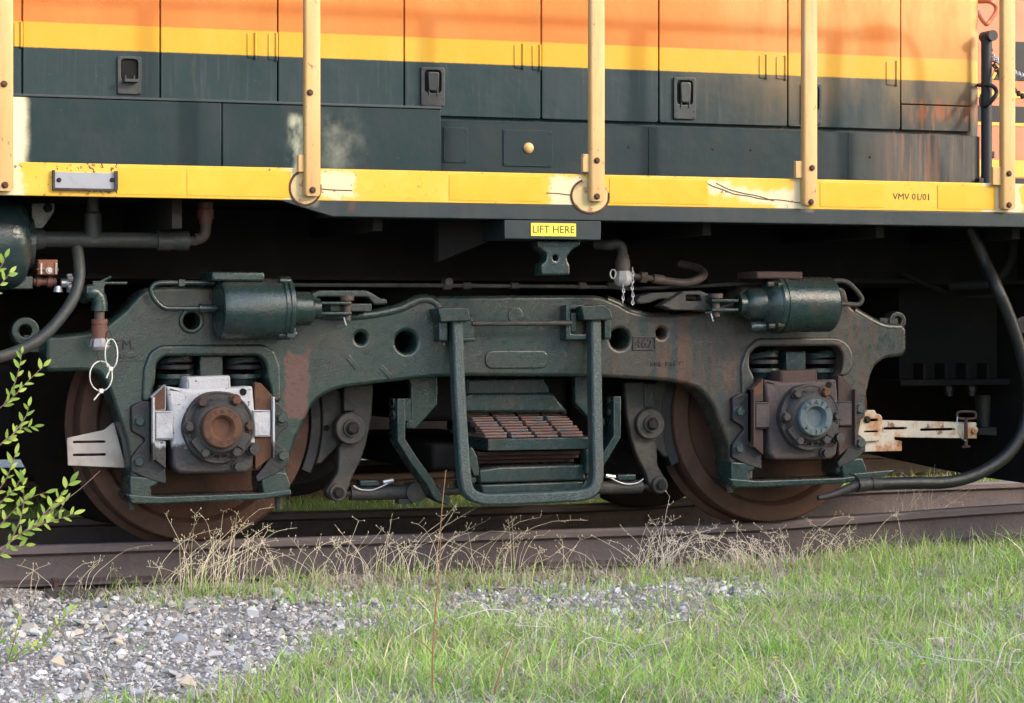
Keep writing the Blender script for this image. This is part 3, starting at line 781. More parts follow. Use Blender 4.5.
# underframe
MB().box(XL, XR, -.50, .50, 1.115, 1.45).build('centre_sill', 'under_black', loco, bevel=.01)
MB().box(XL, XR, -.62, -.50, 1.130, 1.150).build('sill_ledge', 'under_black', loco)
MB().box(XL, 2.6, .75, 1.45, .80, 1.45).build('far_light_block', 'under_black', loco, bevel=.01)  # added beam that blocks daylight from the far side
for x in (-3.2, -2.4, -1.6, -.75, .75, 1.6, 2.3):
    MB().box(x - .02, x + .02, -1.45, -.5, 1.32, 1.451).build('cross_bearer', 'under_black', loco)
m = MB(); m.lathe((-.0, 0, 1.12), (0, 0, -1), [(0, .40), (.10, .40), (.10, .34), (.14, .34)], 32); m.build('centre_plate', 'under_black', loco)
MB().box(-9, -3.05, -1.35, 1.35, .25, 1.36).build('fuel_tank', 'under_black', loco, bevel=.05)
# pilot plate at the end, coupler pocket, hanging bolts
m = MB(); m.plate(rounded([(-1.48, 1.45), (1.48, 1.45), (1.48, .30, .1), (1.2, .22, .1), (.3, .17), (-.2, .15), (-1.2, .13), (-1.48, .2)], .02, 3), 0, .03, .004)
m.v = [(XR - .06 + y, x, z) for x, y, z in m.v]; m.build('pilot_plate', 'under_black', loco)
m = MB(); m.box(2.30, 2.86, -.36, .36, .66, 1.12)
for x in (2.38, 2.5, 2.62, 2.74): m.box(x, x + .02, -.46, -.36, .66, .74)
m.box(2.24, 2.86, -.48, .48, .63, .66); pk = m.build('coupler_pocket', 'under_black', loco, bevel=.004)
for q in (949, 972):
    a = P(q, 384, -.42); m = MB(); m.cyl((a.x, -.42, .63), (a.x, -.42, .60), .026, n=6); m.cyl((a.x, -.42, .60), (a.x, -.42, .575), .018, n=12); m.build('bolt', 'dark_steel', pk)
m = MB(); m.tube([P(996, 200, -1.0), P(1010, 225, -1.0), P(1012, 255, -1.0), P(1002, 275, -1.0), P(988, 284, -1.0), P(965, 285, -.95), P(950, 286, -.9)], .024, 10); m.build('air_pipe', 'under_black', loco)
m = MB(); m.tube([P(900, 272, -.6), P(940, 290, -.7), P(965, 296, -.8), P(998, 296, -.9)], .012, 8); m.build('cable', 'under_black', loco)
m = MB(); Y = -1.30
m.tube([P(970, 228, -1.2), P(985, 262, -1.22), P(998, 290, Y), P(1010, 318, Y), P(1022, 355, Y), P(1029, 390, Y), P(1025, 425, Y), P(1012, 449, Y), P(994, 465, Y), P(970, 477, Y), P(944, 482.5, Y), P(914, 483, Y), P(876, 484, Y)], .029, 12)
hose = m.build('brake_hose', 'rubber', loco)
m = MB(); m.cyl(P(880, 484, Y), P(871, 484, Y), .031, n=14); m.cyl(P(872, 484, Y), P(857, 485, Y), .028, .034, 12); m.tube([P(858, 485, Y), P(845, 490, Y), P(832, 495, Y), P(818, 498, Y)], .024, 10, r1=.012); m.build('glad_hand', 'dark_steel', hose)
m = MB(); m.plate(rounded(PP([(852, 474), (884, 471), (897, 470), (886, 476), (858, 478)], -1.28), .004, 2), -1.28, -1.25, .003); m.build('hose_bracket', 'gear_paint', hose)
m = MB(); m.cyl(P(984, 395, -.2), P(984, 430, -.2), .05, .03, 14); m.plate(rounded(PP([(978, 428), (998, 427), (1006, 436), (980, 435)], -.3), .004, 2), -.3, -.2, .004); m.build('coupler_rod', 'dusty_pipe', loco)
m = MB(); m.plate(rounded(PP([(1012, 322), (1024, 316), (1030, 335), (1018, 332)], -1.1), .006, 2), -1.1, -1.08, .003); m.build('hose_clip', 'dusty_gear', loco)

# air reservoir, pipework and valve at the left
Yr = -1.18; c = P(-4, 243, Yr); rr = 47 * S(10, Yr)
m = MB(); x18 = P(2, 243, Yr).x; t0 = x18 + 4.2
m.lathe((-4.2, Yr, c.z), (1, 0, 0), [(0, rr), (t0, rr), (t0 + .03, rr * .985), (t0 + .06, rr * .93), (t0 + .085, rr * .82), (t0 + .10, rr * .62), (t0 + .108, rr * .3), (t0 + .11, 0)], 48)
res = m.build('air_reservoir', 'reservoir_paint', loco, angle=60)
m = MB(); m.lathe((x18 + .085, Yr, c.z), (1, 0, 0), [(0, rr * .45), (0, rr * .55), (.035, rr * .55), (.035, rr * .4)], 36); m.build('end_rim', 'reservoir_paint', res)
Y = -1.16
m = MB(); m.plate(rounded(PP([(31.3, 203), (55, 202.5), (55, 211), (43, 229), (32, 228.5)], Y), .006, 2), Y, Y + .015, .003); bk = m.build('pipe_bracket', 'gear_paint', loco); bolt(bk, P(47.7, 208, Y), .014, 'dark_steel')
Y = -1.22; a = P(28, 240, Y); b = P(160, 239.5, Y); r = 8 * S(100, Y)
zc_ = (a.z + b.z) / 2
m = MB(); m.cyl((a.x, Y, zc_), (b.x, Y, zc_), r, n=20); pipe = m.build('main_pipe', 'dusty_pipe', loco)
def xx(px): return P(px, 239, Y).x
m = MB(); m.lathe((xx(31), Y, zc_), (1, 0, 0), [(0, r * 1.35), (.03, r * 1.35), (.055, r * 1.15), (.055, r)], 20)
m.lathe((xx(157), Y, zc_), (1, 0, 0), [(0, r * 1.05), (0, r * 1.28), (.05, r * 1.28), (.055, r * 1.18), (.08, r * 1.18), (.085, r * 1.28), (.13, r * 1.28), (.13, r)], 20); m.build_each('coupling', 'dusty_pipe', pipe)
m = MB(); a = P(93, 236, Y); m.lathe(a, (0, 0, 1), [(-.03, r * 1.0), (0, r * 1.08), (.09, r * 1.08), (.10, r * .8), (.20, r * .8)], 18); m.build('tee', 'dusty_pipe', pipe)
m = MB(); m.cyl((xx(188), Y, zc_), (xx(197), Y, zc_), r * .62, n=14); m.tube([P(195, 239, Y), P(201, 238, Y), P(205, 233, Y), P(206, 222, Y)], r * .72, 12); m.build('elbow', 'brown_pipe', pipe)
m = MB(); m.lathe(P(205.5, 224, Y), (0, 0, 1), [(0, r * .85), (.02, r * .85), (.02, r * 1.12), (.06, r * 1.12), (.062, r * 1.0), (.09, r * 1.0)], 16); m.build('union', 'red_fitting', pipe)
m = MB(); m.tube([P(77, 248, Y), P(79, 262, Y - .03), P(79, 280, Y - .06), P(72, 301, Y - .08), P(57, 322, Y - .1), P(42, 337, Y - .12), P(26, 347, Y - .13), P(0, 357, Y - .14), P(-40, 364, Y - .14)], 5.9 * S(60, -1.3), 14); m.build('hose', 'dusty_pipe', loco)
Y = -1.20
m = MB(); m.pbox(0, 276, 33, 289, Y, Y + .08); vb = m.build('valve_bracket', 'gear_paint', loco, bevel=.004)
m = MB(); m.pbox(38, 259.5, 58, 275, Y - .02, Y + .07); m.pbox(37, 268, 59, 271, Y - .025, Y + .075); v = m.build('drain_valve', 'red_valve', loco, bevel=.005)
m = MB(); m.cyl(P(33, 281.5, Y + .03), P(56, 281.5, Y + .03), 4.0 * S(40, Y), n=12); m.cyl(P(36, 281.5, Y + .03), P(40, 281.5, Y + .03), 5.5 * S(40, Y), n=12); m.cyl(P(47, 281.5, Y + .03), P(52, 281.5, Y + .03), 6.0 * S(40, Y), n=12); m.build('valve_body', 'red_fitting', v)
bolt(v, P(49, 270.5, Y - .025), .010, 'zinc')
for q in (41, 56): m = MB(); m.cyl(P(q, 274, Y - .024), P(q, 263, Y - .024), .005, n=8); m.build('stud', 'zinc', v)
m = MB(); hc = P(61, 283, Y + .02); m.cyl(hc, hc + Vector((.03, 0, 0)), .018, n=12)
for k in range(5):
    a_ = k * 2 * math.pi / 5; m.cyl(hc + Vector((.025, math.cos(a_) * .022, math.sin(a_) * .028)), hc + Vector((.045, math.cos(a_) * .022, math.sin(a_) * .028)), .012, n=8)
m.cyl(P(58, 286, Y), P(58, 292, Y), .014, .02, 10); m.build('hand_wheel', 'zinc', v)
# angle cock with plug at the left
Y = -1.25
m = MB(); m.tube([P(84, 296, Y + .06), P(90, 292, Y), P(97, 295, Y), P(99.5, 303, Y), P(99.5, 309, Y)], 8.0 * S(100, Y), 14)
m.lathe(P(99.3, 306, Y), (0, 0, -1), [(0, 8.6 * S(100, Y)), (.02, 8.6 * S(100, Y))], 16); m.pbox(87, 286, 104, 293, Y - .03, Y + .03)
ck = m.build('angle_cock', 'gear_paint', loco, angle=50)
m = MB(); m.tube([P(103, 283.2, Y), P(127, 283.2, Y)], .006, 8, smooth=False); m.tube([P(90, 286, Y), P(98, 283, Y), P(111, 277, Y)], .006, 8, smooth=False); m.pbox(93, 281, 105, 286, Y - .01, Y + .01); m.build('handle', 'gear_paint', ck)
s_ = S(100, Y)
m = MB(); m.lathe(P(99.3, 309, Y), (0, 0, -1), [(0, 5.2 * s_), (11 * s_, 5.2 * s_)], 14); m.build('nipple', 'brown_pipe', ck)
m = MB(); m.lathe(P(99.5, 319, Y), (0, 0, -1), [(0, 8.2 * s_), (5 * s_, 8.2 * s_), (5.2 * s_, 7.6 * s_), (7 * s_, 7.6 * s_), (7.2 * s_, 8.4 * s_), (19 * s_, 8.6 * s_)], 18); m.build('coupling', 'red_fitting', ck)
m = MB(); m.lathe(P(99.8, 337.5, Y), (0, 0, -1), [(0, 8 * s_), (3 * s_, 9.5 * s_), (9 * s_, 10.6 * s_), (12 * s_, 8.5 * s_), (13 * s_, 7 * s_)], 8); m.build('plug', 'plug_grey', ck)
m = MB()
for q in ((90, 341), (109, 338)): m.tube([P(q[0] + 3 * math.cos(a_ / 2), q[1] + 7 * math.sin(a_ / 2), Y - .03) for a_ in range(13)], .0022, 6, 2)
m.tube([P(99, 350, Y - .02), P(98, 356, Y - .03), P(100, 363, Y - .03)], .003, 6); m.build_each('plug_chain', 'dark_steel', ck)
for lb, A, tail, cl in (('white nylon cable tie looped round the plug of the angle cock', [(116 - 5 + 6.5 * math.sin(t_) * (1 if t_ < 3.14 else .9), 354 - 15 * math.cos(t_)) for t_ in np.linspace(0, 6.2, 15)], [(112, 367), (109, 372), (106.5, 378)], (111, 369)),
                        ('white nylon cable tie hanging lowest, below the angle cock plug', [(101 + 11.2 * math.sin(t_), 376 - 15 * math.cos(t_)) for t_ in np.linspace(0, 6.2, 15)], [(102, 391), (98, 395), (94, 400)], (101.5, 391))):
    Yz = Y - .05
    m = MB(); m.tube([P(x, y, Yz + .01 * math.sin(i)) for i, (x, y) in enumerate(A)], .0027, 6, 4); zt_ = m.build('cable_tie', 'nylon', None)
    zt_['label'] = lb; zt_['category'] = 'cable tie'; zt_['group'] = 'cable ties at the angle cock'
    m = MB(); m.tube([P(x, y, Yz - .004) for x, y in tail], .0034, 6, 3); m.build('tail', 'nylon', zt_)
    m = MB(); m.pbox(cl[0] - 2, cl[1] - 2.2, cl[0] + 2, cl[1] + 2.2, Yz - .012, Yz + .006); m.build('clasp', 'nylon', zt_, bevel=.002)
# centre drop fitting beside the lift pad, hose to the right cylinder
Y = -1.25; s_ = S(620, Y)
m = MB(); m.tube([P(596, 244, Y + .05), P(608, 245, Y), P(617, 244, Y), P(622, 248, Y), P(622.5, 256, Y)], 5.2 * s_, 12); df = m.build('drop_pipe', 'dusty_pipe', loco)
m = MB(); m.lathe(P(622.8, 255, Y), (0, 0, -1), [(0, 6.3 * s_), (4 * s_, 6.3 * s_), (4.2 * s_, 7.3 * s_), (16 * s_, 7.6 * s_)], 16); m.build('coupling', 'brown_pipe', df)
m = MB(); m.lathe(P(623, 271, Y), (0, 0, -1), [(0, 8 * s_), (3 * s_, 9 * s_), (8 * s_, 10 * s_), (13 * s_, 8.5 * s_), (15.5 * s_, 5 * s_)], 8); m.build('plug', 'plug_grey', df)
m = MB()
for cx_, ya, yb in ((623, 287, 302), (632.5, 270, 306)):
    k = 0; y = ya
    while y < yb:
        q = P(cx_ + .4 * math.sin(k), y, Y - .03); w = .006
        ring = [q + Vector((w * math.cos(a_) * (1 if k % 2 else .25), w * math.cos(a_) * (.25 if k % 2 else 1), .012 * math.sin(a_))) for a_ in np.linspace(0, 6.283, 9)]
        m.tube(ring, .0022, 5, 1, smooth=False); y += 3.6; k += 1
q = P(613, 274, Y - .02); m.tube([q + Vector((.013 * math.cos(a_), 0, .02 * math.sin(a_))) for a_ in np.linspace(0, 6.283, 13)], .003, 6, 1, smooth=False)
m.build_each('chain_link', 'zinc', df)

# ================================================================== THE TRUCK UNDER THE LOCOMOTIVE
truck = root('railway_truck', (0, 0, 0), 'dark green two axle truck with rusty wheels under the locomotive', 'truck')
YF = -1.10
outline = [(46, 336), (60, 335), (91, 332), (106, 325), (125, 310), (138, 295), (146, 289), (157, 287), (212, 286), (290, 287), (312, 301), (350, 315), (377, 312), (399, 307), (410, 302), (419, 298), (440, 296), (590, 295), (601, 296), (618, 303), (630, 310), (648, 314.6), (668, 314.5), (700, 312), (735, 300), (745, 285), (815, 284), (846, 288), (851, 307), (872, 318.5), (883, 324), (903, 325), (907, 328), (907, 351), (903, 356), (886, 358), (876, 365), (871, 376), (869, 386), (864, 412), (860, 432), (858, 462), (860, 474), (837, 475),
           (837, 376), (843, 368), (843, 353), (836, 345.5), (756, 346), (748, 353), (748, 369), (754, 376), (754, 481), (729, 481), (730, 462), (728.7, 445), (721, 426), (714.6, 409), (708, 398), (699, 389), (686, 384), (667, 381), (627, 378.6), (600, 377), (465, 376), (440, 377), (413, 379.4), (374, 384), (342, 388), (327, 393.5), (317, 400), (311, 407.6), (305, 421.6), (297, 437), (291, 454.5), (287, 470), (289, 494), (271, 494),
           (271, 388), (267, 380), (266.5, 364), (260, 355), (163, 355.5), (155, 362), (154, 380), (152.5, 388), (152.5, 497), (130, 497), (130, 462), (126.7, 443), (120, 422.6), (114, 405), (109.5, 391), (104, 379), (97, 372), (85, 371), (46, 372)]
FO = rounded(PP(outline, YF), .018, 4)
holes = []
for hx_, hy_, hr in ((191, 321, 8.2), (361, 338, 5.7), (406.5, 342, 11), (620, 339, 10.3), (661.7, 333, 5.1)):
    q = P(hx_, hy_, YF); holes.append(circle(q.x, q.z, hr * S(hx_, YF), 24))
m = MB(); m.plate([FO] + holes, YF, YF + .17, .016); frame = m.build('side_frame', 'frame_paint', truck, angle=50)
# far side frame
m = MB(); m.plate(FO, .93, 1.10, .01); m.build('side_frame', 'dusty_gear', truck, angle=50)
# raised lips over the pedestal openings
for pts in ([(141, 402), (143, 368), (149, 352), (160, 345), (262, 344), (274, 350), (280, 366), (281, 402), (271, 402), (270, 388), (267, 380), (266, 364), (259, 355.5), (164, 356), (156, 363), (155, 380), (153, 388), (151, 402)],
            [(741, 400), (740, 365), (746, 348), (757, 338), (836, 337), (846, 342), (852, 352), (852, 368), (846, 376), (838, 376), (842, 367), (842, 354), (836, 346), (757, 346.5), (749, 354), (748.5, 368), (753.5, 376), (753.5, 400)]):
    m = MB(); m.plate(rounded(PP(pts, YF), .02, 4), YF - .014, YF + .01, .012); m.build('pedestal_lip', 'frame_paint', frame, angle=50)
# ribs along the upper edge, boss ring, raised oval, number plate, cast letters
m = MB(); m.tube([P(x, y, YF + .02) for x, y in ((318, 316), (350, 317), (377, 314), (399, 309), (410, 304), (420, 300), (431, 301), (438, 308), (440, 322), (440, 345))], .026, 10); m.build('rib', 'frame_paint', frame)
m = MB(); m.tube([P(x, y, YF + .03) for x, y in ((100, 331), (110, 326), (127, 313), (140, 299), (149, 292))], .024, 10); m.tube([P(x, y, YF + .03) for x, y in ((606, 300), (618, 305), (630, 312), (648, 317), (668, 317))], .022, 10); m.tube([P(x, y, YF + .02) for x, y in ((853, 311), (872, 322), (884, 327), (900, 328))], .022, 10); m.build_each('rib', 'frame_paint', frame)
q = P(191, 321, YF); m = MB(); m.plate([circle(q.x, q.z, 12.6 * S(191, YF), 28), circle(q.x, q.z, 8.3 * S(191, YF), 28)], YF - .018, YF + .004, .006); m.build('boss_ring', 'frame_paint', frame)
a = P(485, 368.6, YF); b = P(547.5, 350.6, YF); h = (b.z - a.z) / 2
m = MB(); m.plate(rounded([(a.x, a.z, h), (b.x, a.z, h), (b.x, b.z, h), (a.x, b.z, h)], 0, 8), YF - .010, YF + .003, .005); m.build('raised_oval', 'frame_paint', frame)
q = P(515.5, 315.5, YF); m = MB(); m.plate(circle(q.x, q.z, 8.3 * S(515, YF), 28), YF - .006, YF + .003, .004); m.build('boss', 'frame_paint', frame)
m = MB(); pl = PP([(632, 336.5), (655.5, 336.5), (655.5, 350.6), (632, 350.6)], YF); inn = PP([(633.4, 338), (654.1, 338), (654.1, 349.1), (633.4, 349.1)], YF)
m.plate([pl, inn], YF - .006, YF + .003, .002); m.build('number_plate', 'dark_steel', frame); m = MB(); m.text('462', P(643.8, 343.6, YF) - Vector((0, .002, 0)), 9.0 * S(643, YF), .006); m.build('number', 'dark_steel', frame, smooth=False)
m = MB(); m.text('SRL 8467', P(665.5, 364, YF) - Vector((0, .001, 0)), 4.6 * S(665, YF), .005, sx=1.35)
m.build('cast_lettering', 'dark_steel', frame, smooth=False); m = MB()
m.text('EM.', P(125, 345, YF) - Vector((0, .002, 0)), 9.5 * S(125, YF), .008); m.build('cast_lettering', 'dark_steel', frame, smooth=False); m = MB(); m.text('SRL', P(121, 357, YF) - Vector((0, .001, 0)), 4.2 * S(121, YF), .005, sx=1.3); m.pbox(124, 356.5, 136, 357.4, YF - .003, YF + .001); m.pbox(115, 360.5, 146, 361.2, YF - .003, YF + .001); m.build('cast_lettering', 'dark_steel', frame, smooth=False)
m = MB()
for x, y, a_ in ((352, 362, -.9), (386, 372, -.8)):
    q = P(x, y, YF); w, h = .034, .011
    R = [(q.x + u * math.cos(a_) - v_ * math.sin(a_), q.z + u * math.sin(a_) + v_ * math.cos(a_)) for u, v_ in ((-w, -h), (w, -h), (w, h), (-w, h))]
    m.plate(R, YF - .005, YF + .002, .002)
m.build_each('cast_mark', 'frame_paint', frame)
# lugs at the frame ends
for q, rr_ in ((25.7, 331), 14), ((898, 321), 9.5):
    Y = -.96; p = P(q[0], q[1], Y); s_ = S(q[0], Y); m = MB(); m.plate([circle(p.x, p.z, rr_ * s_, 24), circle(p.x, p.z, rr_ * .45 * s_, 20)], Y, Y + .08, .006)
    if q[0] < 100: m.pbox(24, 335, 60, 352, Y + .01, Y + .07)
    else: m.pbox(880, 318, 898, 332, Y + .01, Y + .07)
    m.build('lug', 'frame_paint', truck)

# wheels and axles
mk('shade_dark_wheel', (.016, .013, .012), .8, 0, [dict(col=(.03, .018, .013), scale=6, lo=.45, hi=.7, amt=.7)], spec=.2)  # far wheels coloured near black to imitate the shade beneath the truck
def wheel(xc, side):
    s = side; zc_ = .508 + float(rise(np.array([xc]))[0]); c0 = (xc, 0, zc_); dirv = (0, s, 0)
    # t measured outward from the track centre
    rim = MB().lathe(c0, dirv, [(.668, .40), (.668, .515), (.672, .532), (.680, .540), (.692, .540), (.700, .530), (.708, .516), (.712, .511), (.815, .506), (.825, .500), (.828, .490), (.828, .432), (.822, .424), (.79, .41), (.79, .40)], 72).build('wheel', 'wheel_rust' if s < 0 else 'shade_dark_wheel', truck, angle=32)
    MB().lathe(c0, dirv, [(.66, .10), (.74, .16), (.745, .25), (.725, .36), (.715, .415), (.785, .415), (.775, .36), (.775, .26), (.80, .19), (.85, .155), (.86, .14), (.86, .06)], 56).build('wheel_plate', 'wheel_plate' if s < 0 else 'shade_dark_wheel', rim, angle=40)
    return rim
for xc in (-1.3716, 1.3716):
    for s in (-1, 1): wheel(xc, s)
    MB().cyl((xc, -1.05, .508), (xc, 1.05, .508), .085, n=24).build('axle', 'dark_steel', truck)
    sg = -1 if xc > 0 else 1
    MB().lathe((xc + sg * .52, -.55, .52), (0, 1, 0), [(0, .30), (.05, .36), (1.05, .36), (1.1, .30)], 28).build('traction_motor', 'under_black', truck)
MB().box(-.36, .36, -.80, .80, .50, .98).build('bolster', 'under_black', truck, bevel=.03)
MB().box(-.95, .95, -.70, -.62, .78, .92).build('transom', 'under_black', truck, bevel=.02)
MB().box(-.95, .95, .62, .70, .55, .92).build('transom', 'under_black', truck, bevel=.02)
MB().box(-.30, .30, -.82, .82, .28, .40).build('spring_plank', 'under_black', truck, bevel=.02)

# journal boxes: laid out at the left axle, the right one is the same casting in its own colours
YJ = -1.165; DX = 2 * 1.3716
def jpts(pts, Y=YJ): return PP(pts, Y)
def shift(lp, dx): return [(q[0] + dx,) + tuple(q[1:]) for q in lp]
def journal(dx, mats, dz):
    body, cov, cap, liner, blk, boltm = mats
    Jx = P(218, 427, YJ).x + dx
    def sh(lp): return [(q[0] + dx, q[1] + dz) + tuple(q[2:]) for q in lp]
    m = MB()
    m.plate(rounded(sh(jpts([(166, 386), (187, 389), (232, 388), (253, 386), (255, 411), (256, 440), (253, 468), (246, 473), (180, 474), (173, 468), (172, 440), (170, 411)])), .012, 4), YJ, -.98, .014)
    jb = m.build('journal_box', body, truck, angle=50)
    m = MB(); m.plate(rounded(sh(jpts([(155, 411), (172, 411), (173, 440), (155, 440)])), .004, 3), YJ - .012, -1.0, .006); m.plate(rounded(sh(jpts([(252, 410), (270, 410), (270, 437), (254, 437)])), .004, 3), YJ - .012, -1.0, .006); m.build_each('guide_wing', body, jb, angle=50)
    m = MB(); m.plate(rounded(sh(jpts([(187, 377), (231, 375.5), (232, 392), (187, 392)])), .008, 3), YJ + .01, -1.0, .010); m.build('top_block', blk, jb, angle=50)
    m = MB(); cc = P(217, 427, YJ); R = [(36.3 + .5 * math.cos(6 * t_)) for t_ in np.linspace(0, 2 * math.pi, 60, endpoint=False)]
    s_ = S(217, YJ)
    lp = [(cc.x + dx + r_ * s_ * math.cos(t_), cc.z + dz + r_ * s_ * math.sin(t_)) for r_, t_ in zip(R, np.linspace(0, 2 * math.pi, 60, endpoint=False))]
    m.plate(lp, YJ - .035, YJ + .01, .008)
    cz = cc.z + dz; cxx = cc.x + dx
    m.lathe((cxx, YJ - .034, cz), (0, -1, 0), [(0, 30 * s_), (.012, 29 * s_), (.030, 24 * s_), (.030, 20 * s_)], 40)
    cover_ = m.build('bearing_cover', cov, jb, angle=40)
    m = MB(); m.plate([circle(cxx, cz, 36 * s_, 40), circle(cxx, cz, 33.5 * s_, 40)], YJ - .038, YJ - .03, .003); m.build('cover_rim', cov, cover_)
    # cap ring with the deep centre
    m = MB(); m.lathe((cxx, YJ - .0672, cz), (0, -1, 0), [(-.01, 20.8 * s_), (.022, 20.4 * s_), (.028, 19.0 * s_), (.028, 13.0 * s_), (.024, 11.8 * s_), (.004, 9.0 * s_), (.002, 0)], 40); cp = m.build('end_cap', cap, cover_, angle=35)
    m = MB(); c3 = (cxx, YJ - .0955, cz)
    m.arc_text('HYATT', c3, 16.4 * s_, 5.0 * s_, math.radians(140), -math.radians(25)); m.build('cast_lettering', 'bearing_grey' if dx < 1 else 'dark_steel', cp, smooth=False); m = MB(); m.arc_text('6-1/2', c3, 16.0 * s_, 4.2 * s_, math.radians(222), math.radians(24), bottom=True); m.build('cast_lettering', 'bearing_grey' if dx < 1 else 'dark_steel', cp, smooth=False)
    m = MB(); m.arc_text('USA', (cxx, YJ - .045, cz), 28.0 * s_, 5.4 * s_, math.radians(252), math.radians(18), .018, bottom=True); m.build('cast_lettering', cov, cover_, smooth=False); m = MB(); q = P(217.5, 401, YJ - .05)
    m.plate(rounded([(q.x + dx - 6.5 * s_, q.z + dz - 3 * s_), (q.x + dx + 6.5 * s_, q.z + dz - 3 * s_), (q.x + dx + 6.5 * s_, q.z + dz + 3 * s_), (q.x + dx - 6.5 * s_, q.z + dz + 3 * s_)], .008, 3), YJ - .05, YJ - .02, .002)
    m.text('EMD', (q.x + dx, YJ - .0505, q.z + dz), 3.8 * s_, .006); m.build('cast_lettering', cov, cover_, smooth=False)
    m = MB()
    for an in (38, 142, 200, 218, 330):
        a_ = math.radians(an); r_ = 27 * s_; w, h = 5 * s_, 8 * s_
        R = [(cxx + r_ * math.cos(a_) + u * math.cos(a_) - v_ * math.sin(a_), cz + r_ * math.sin(a_) + u * math.sin(a_) + v_ * math.cos(a_)) for u, v_ in ((-w, -h), (w, -h), (w, h), (-w, h))]
        if an in (330, 218): m.plate(rounded(R, .006, 2), YJ - .062, YJ - .02, .004)
    m.build_each('cover_lug', cov if dx > 1 else cov, cover_)
    for i, (bx, by) in enumerate(((201, 402), (235, 400), (188, 427), (248.5, 426), (203.6, 453), (235, 452))):
        q = P(bx, by, YJ - .04); m = MB(); c_ = Vector((q.x + dx, YJ - .036, q.z + dz))
        m.lathe(c_, (0, -1, 0), [(0, 6.4 * s_), (.012, 6.0 * s_), (.012, 4.6 * s_)], 14); m.lathe(c_ - Vector((0, .012, 0)), (0, -1, 0), [(0, 4.9 * s_), (.022, 4.9 * s_), (.027, 3.8 * s_)], 6)
        m.build('bolt', boltm[i], cover_)
    for bx, by, r_ in ((252, 449, 5.2), (236, 466, 4.0)):
        q = P(bx, by, YJ); m = MB(); m.lathe((q.x + dx, YJ + .002, q.z + dz), (0, -1, 0), [(0, r_ * 1.35 * s_), (.02, r_ * 1.35 * s_), (.02, r_ * s_), (.05, r_ * s_), (.05, 0)], 10); m.build('plug', cov, jb)
    q = P(243, 392, YJ); m = MB(); m.lathe((q.x + dx, YJ - .0012, q.z + dz), (0, 1, 0), [(0, 3.7 * s_), (.03, 3.7 * s_)], 14); m.build('oil_hole', 'gap_dark', jb)
    # liners between box and frame
    for nm, pts in (('liner', [(151.5, 397), (166, 384.5), (166, 410), (156, 411), (156, 440), (166, 441), (166, 469), (157, 461), (151.5, 455)]), ('liner', [(255, 382), (261, 383), (274, 397), (275, 455), (270, 458), (256, 470), (255, 438), (270, 437), (270, 410), (255, 410)])):
        m = MB(); m.plate(rounded(sh(jpts(pts)), .003, 2), YJ + .004, YJ + .05, .002); m.build(nm, liner if pts[0][0] > 200 or dx > 1 else 'white_box_paint', jb)
    m = MB(); q = P(151.5, 385, YJ); q2 = P(155, 460, YJ); m.box(q.x + dx, q.x + dx + .009, YJ - .022, YJ + .05, q2.z + dz, q.z + dz - .05); q = P(271.5, 385, YJ); m.box(q.x + dx, q.x + dx + .009, YJ - .022, YJ + .05, q2.z + dz, q.z + dz - .05); m.build_each('liner_edge', 'white_box_paint' if dx < 1 else 'brown_rust', jb, bevel=.002)
    if dx < 1:
        m = MB(); m.plate(rounded(sh(jpts([(152.5, 397), (165, 386), (165, 409), (153, 410)])), .003, 2), YJ - .002, YJ + .006, .001); m.build('rusty_liner_corner', 'rust', jb)
    else:
        m = MB(); m.plate(rounded(sh(jpts([(153, 397), (165, 386), (165, 400), (154, 406)])), .01, 3), YJ - .002, YJ + .006, .001); m.build('rusty_liner_corner', 'rust', jb)
    # bolted guide brackets on the frame legs
    Yb = YF - .03
    def zz(l): return [(x / 3.348 + 120, y / 3.348 + 340) for x, y in l]
    for pts, bb in ((zz([(38, 222), (70, 206), (105, 204), (113, 212), (113, 400), (154, 432), (154, 483), (100, 468), (38, 440), (38, 395), (70, 352), (86, 338), (76, 324), (40, 305)]), zz([(65, 272), (63, 407)])),
                    (zz([(514, 208), (524, 206), (564, 245), (564, 290), (532, 315), (522, 343), (562, 370), (567, 415), (520, 450), (460, 477), (454, 456), (482, 424), (514, 370)]), zz([(540, 262), (543, 388)]))):
        m = MB(); m.plate(rounded(sh(PP(pts, Yb)), .008, 3), Yb, YF + .004, .004); gb = m.build('guide_bracket', 'bracket_steel', truck, angle=50)
        for bx, by in bb:
            q = P(bx, by, Yb); p = Vector((q.x + dx, Yb + .002, q.z + dz)); bolt(gb, p, 5.2 * S(bx, Yb), 'gear_paint')
    # feet and tie bar under the box
    Yt = YF - .028
    m = MB(); m.plate(rounded(sh(PP([(130, 476), (158, 478), (158, 484), (150, 488), (152, 497), (130, 498)], Yt)), .006, 3), Yt, YF + .15, .006); m.plate(rounded(sh(PP([(262, 472), (286, 472), (291, 484), (289, 494), (264, 495), (262, 486)], Yt)), .006, 3), Yt, YF + .15, .006); m.build_each('pedestal_foot', 'gear_paint', truck, angle=50)
    m = MB(); m.plate(rounded(sh(PP([(126, 494), (160, 496.5), (262, 493), (291, 489), (292, 495), (262, 499.5), (160, 504), (132, 504)], Yt - .012)), .008, 3), Yt - .012, YF + .16, .006); tb = m.build('tie_bar', 'gear_paint', truck, angle=50)
    m = MB()
    for bx in (134, 282): q = P(bx, 503, Yt); m.cyl((q.x + dx, Yt + .05, q.z + dz + .02), (q.x + dx, Yt + .05, q.z + dz - .03), .020, .015, 8)
    m.build_each('bolt', 'dusty_gear', tb)
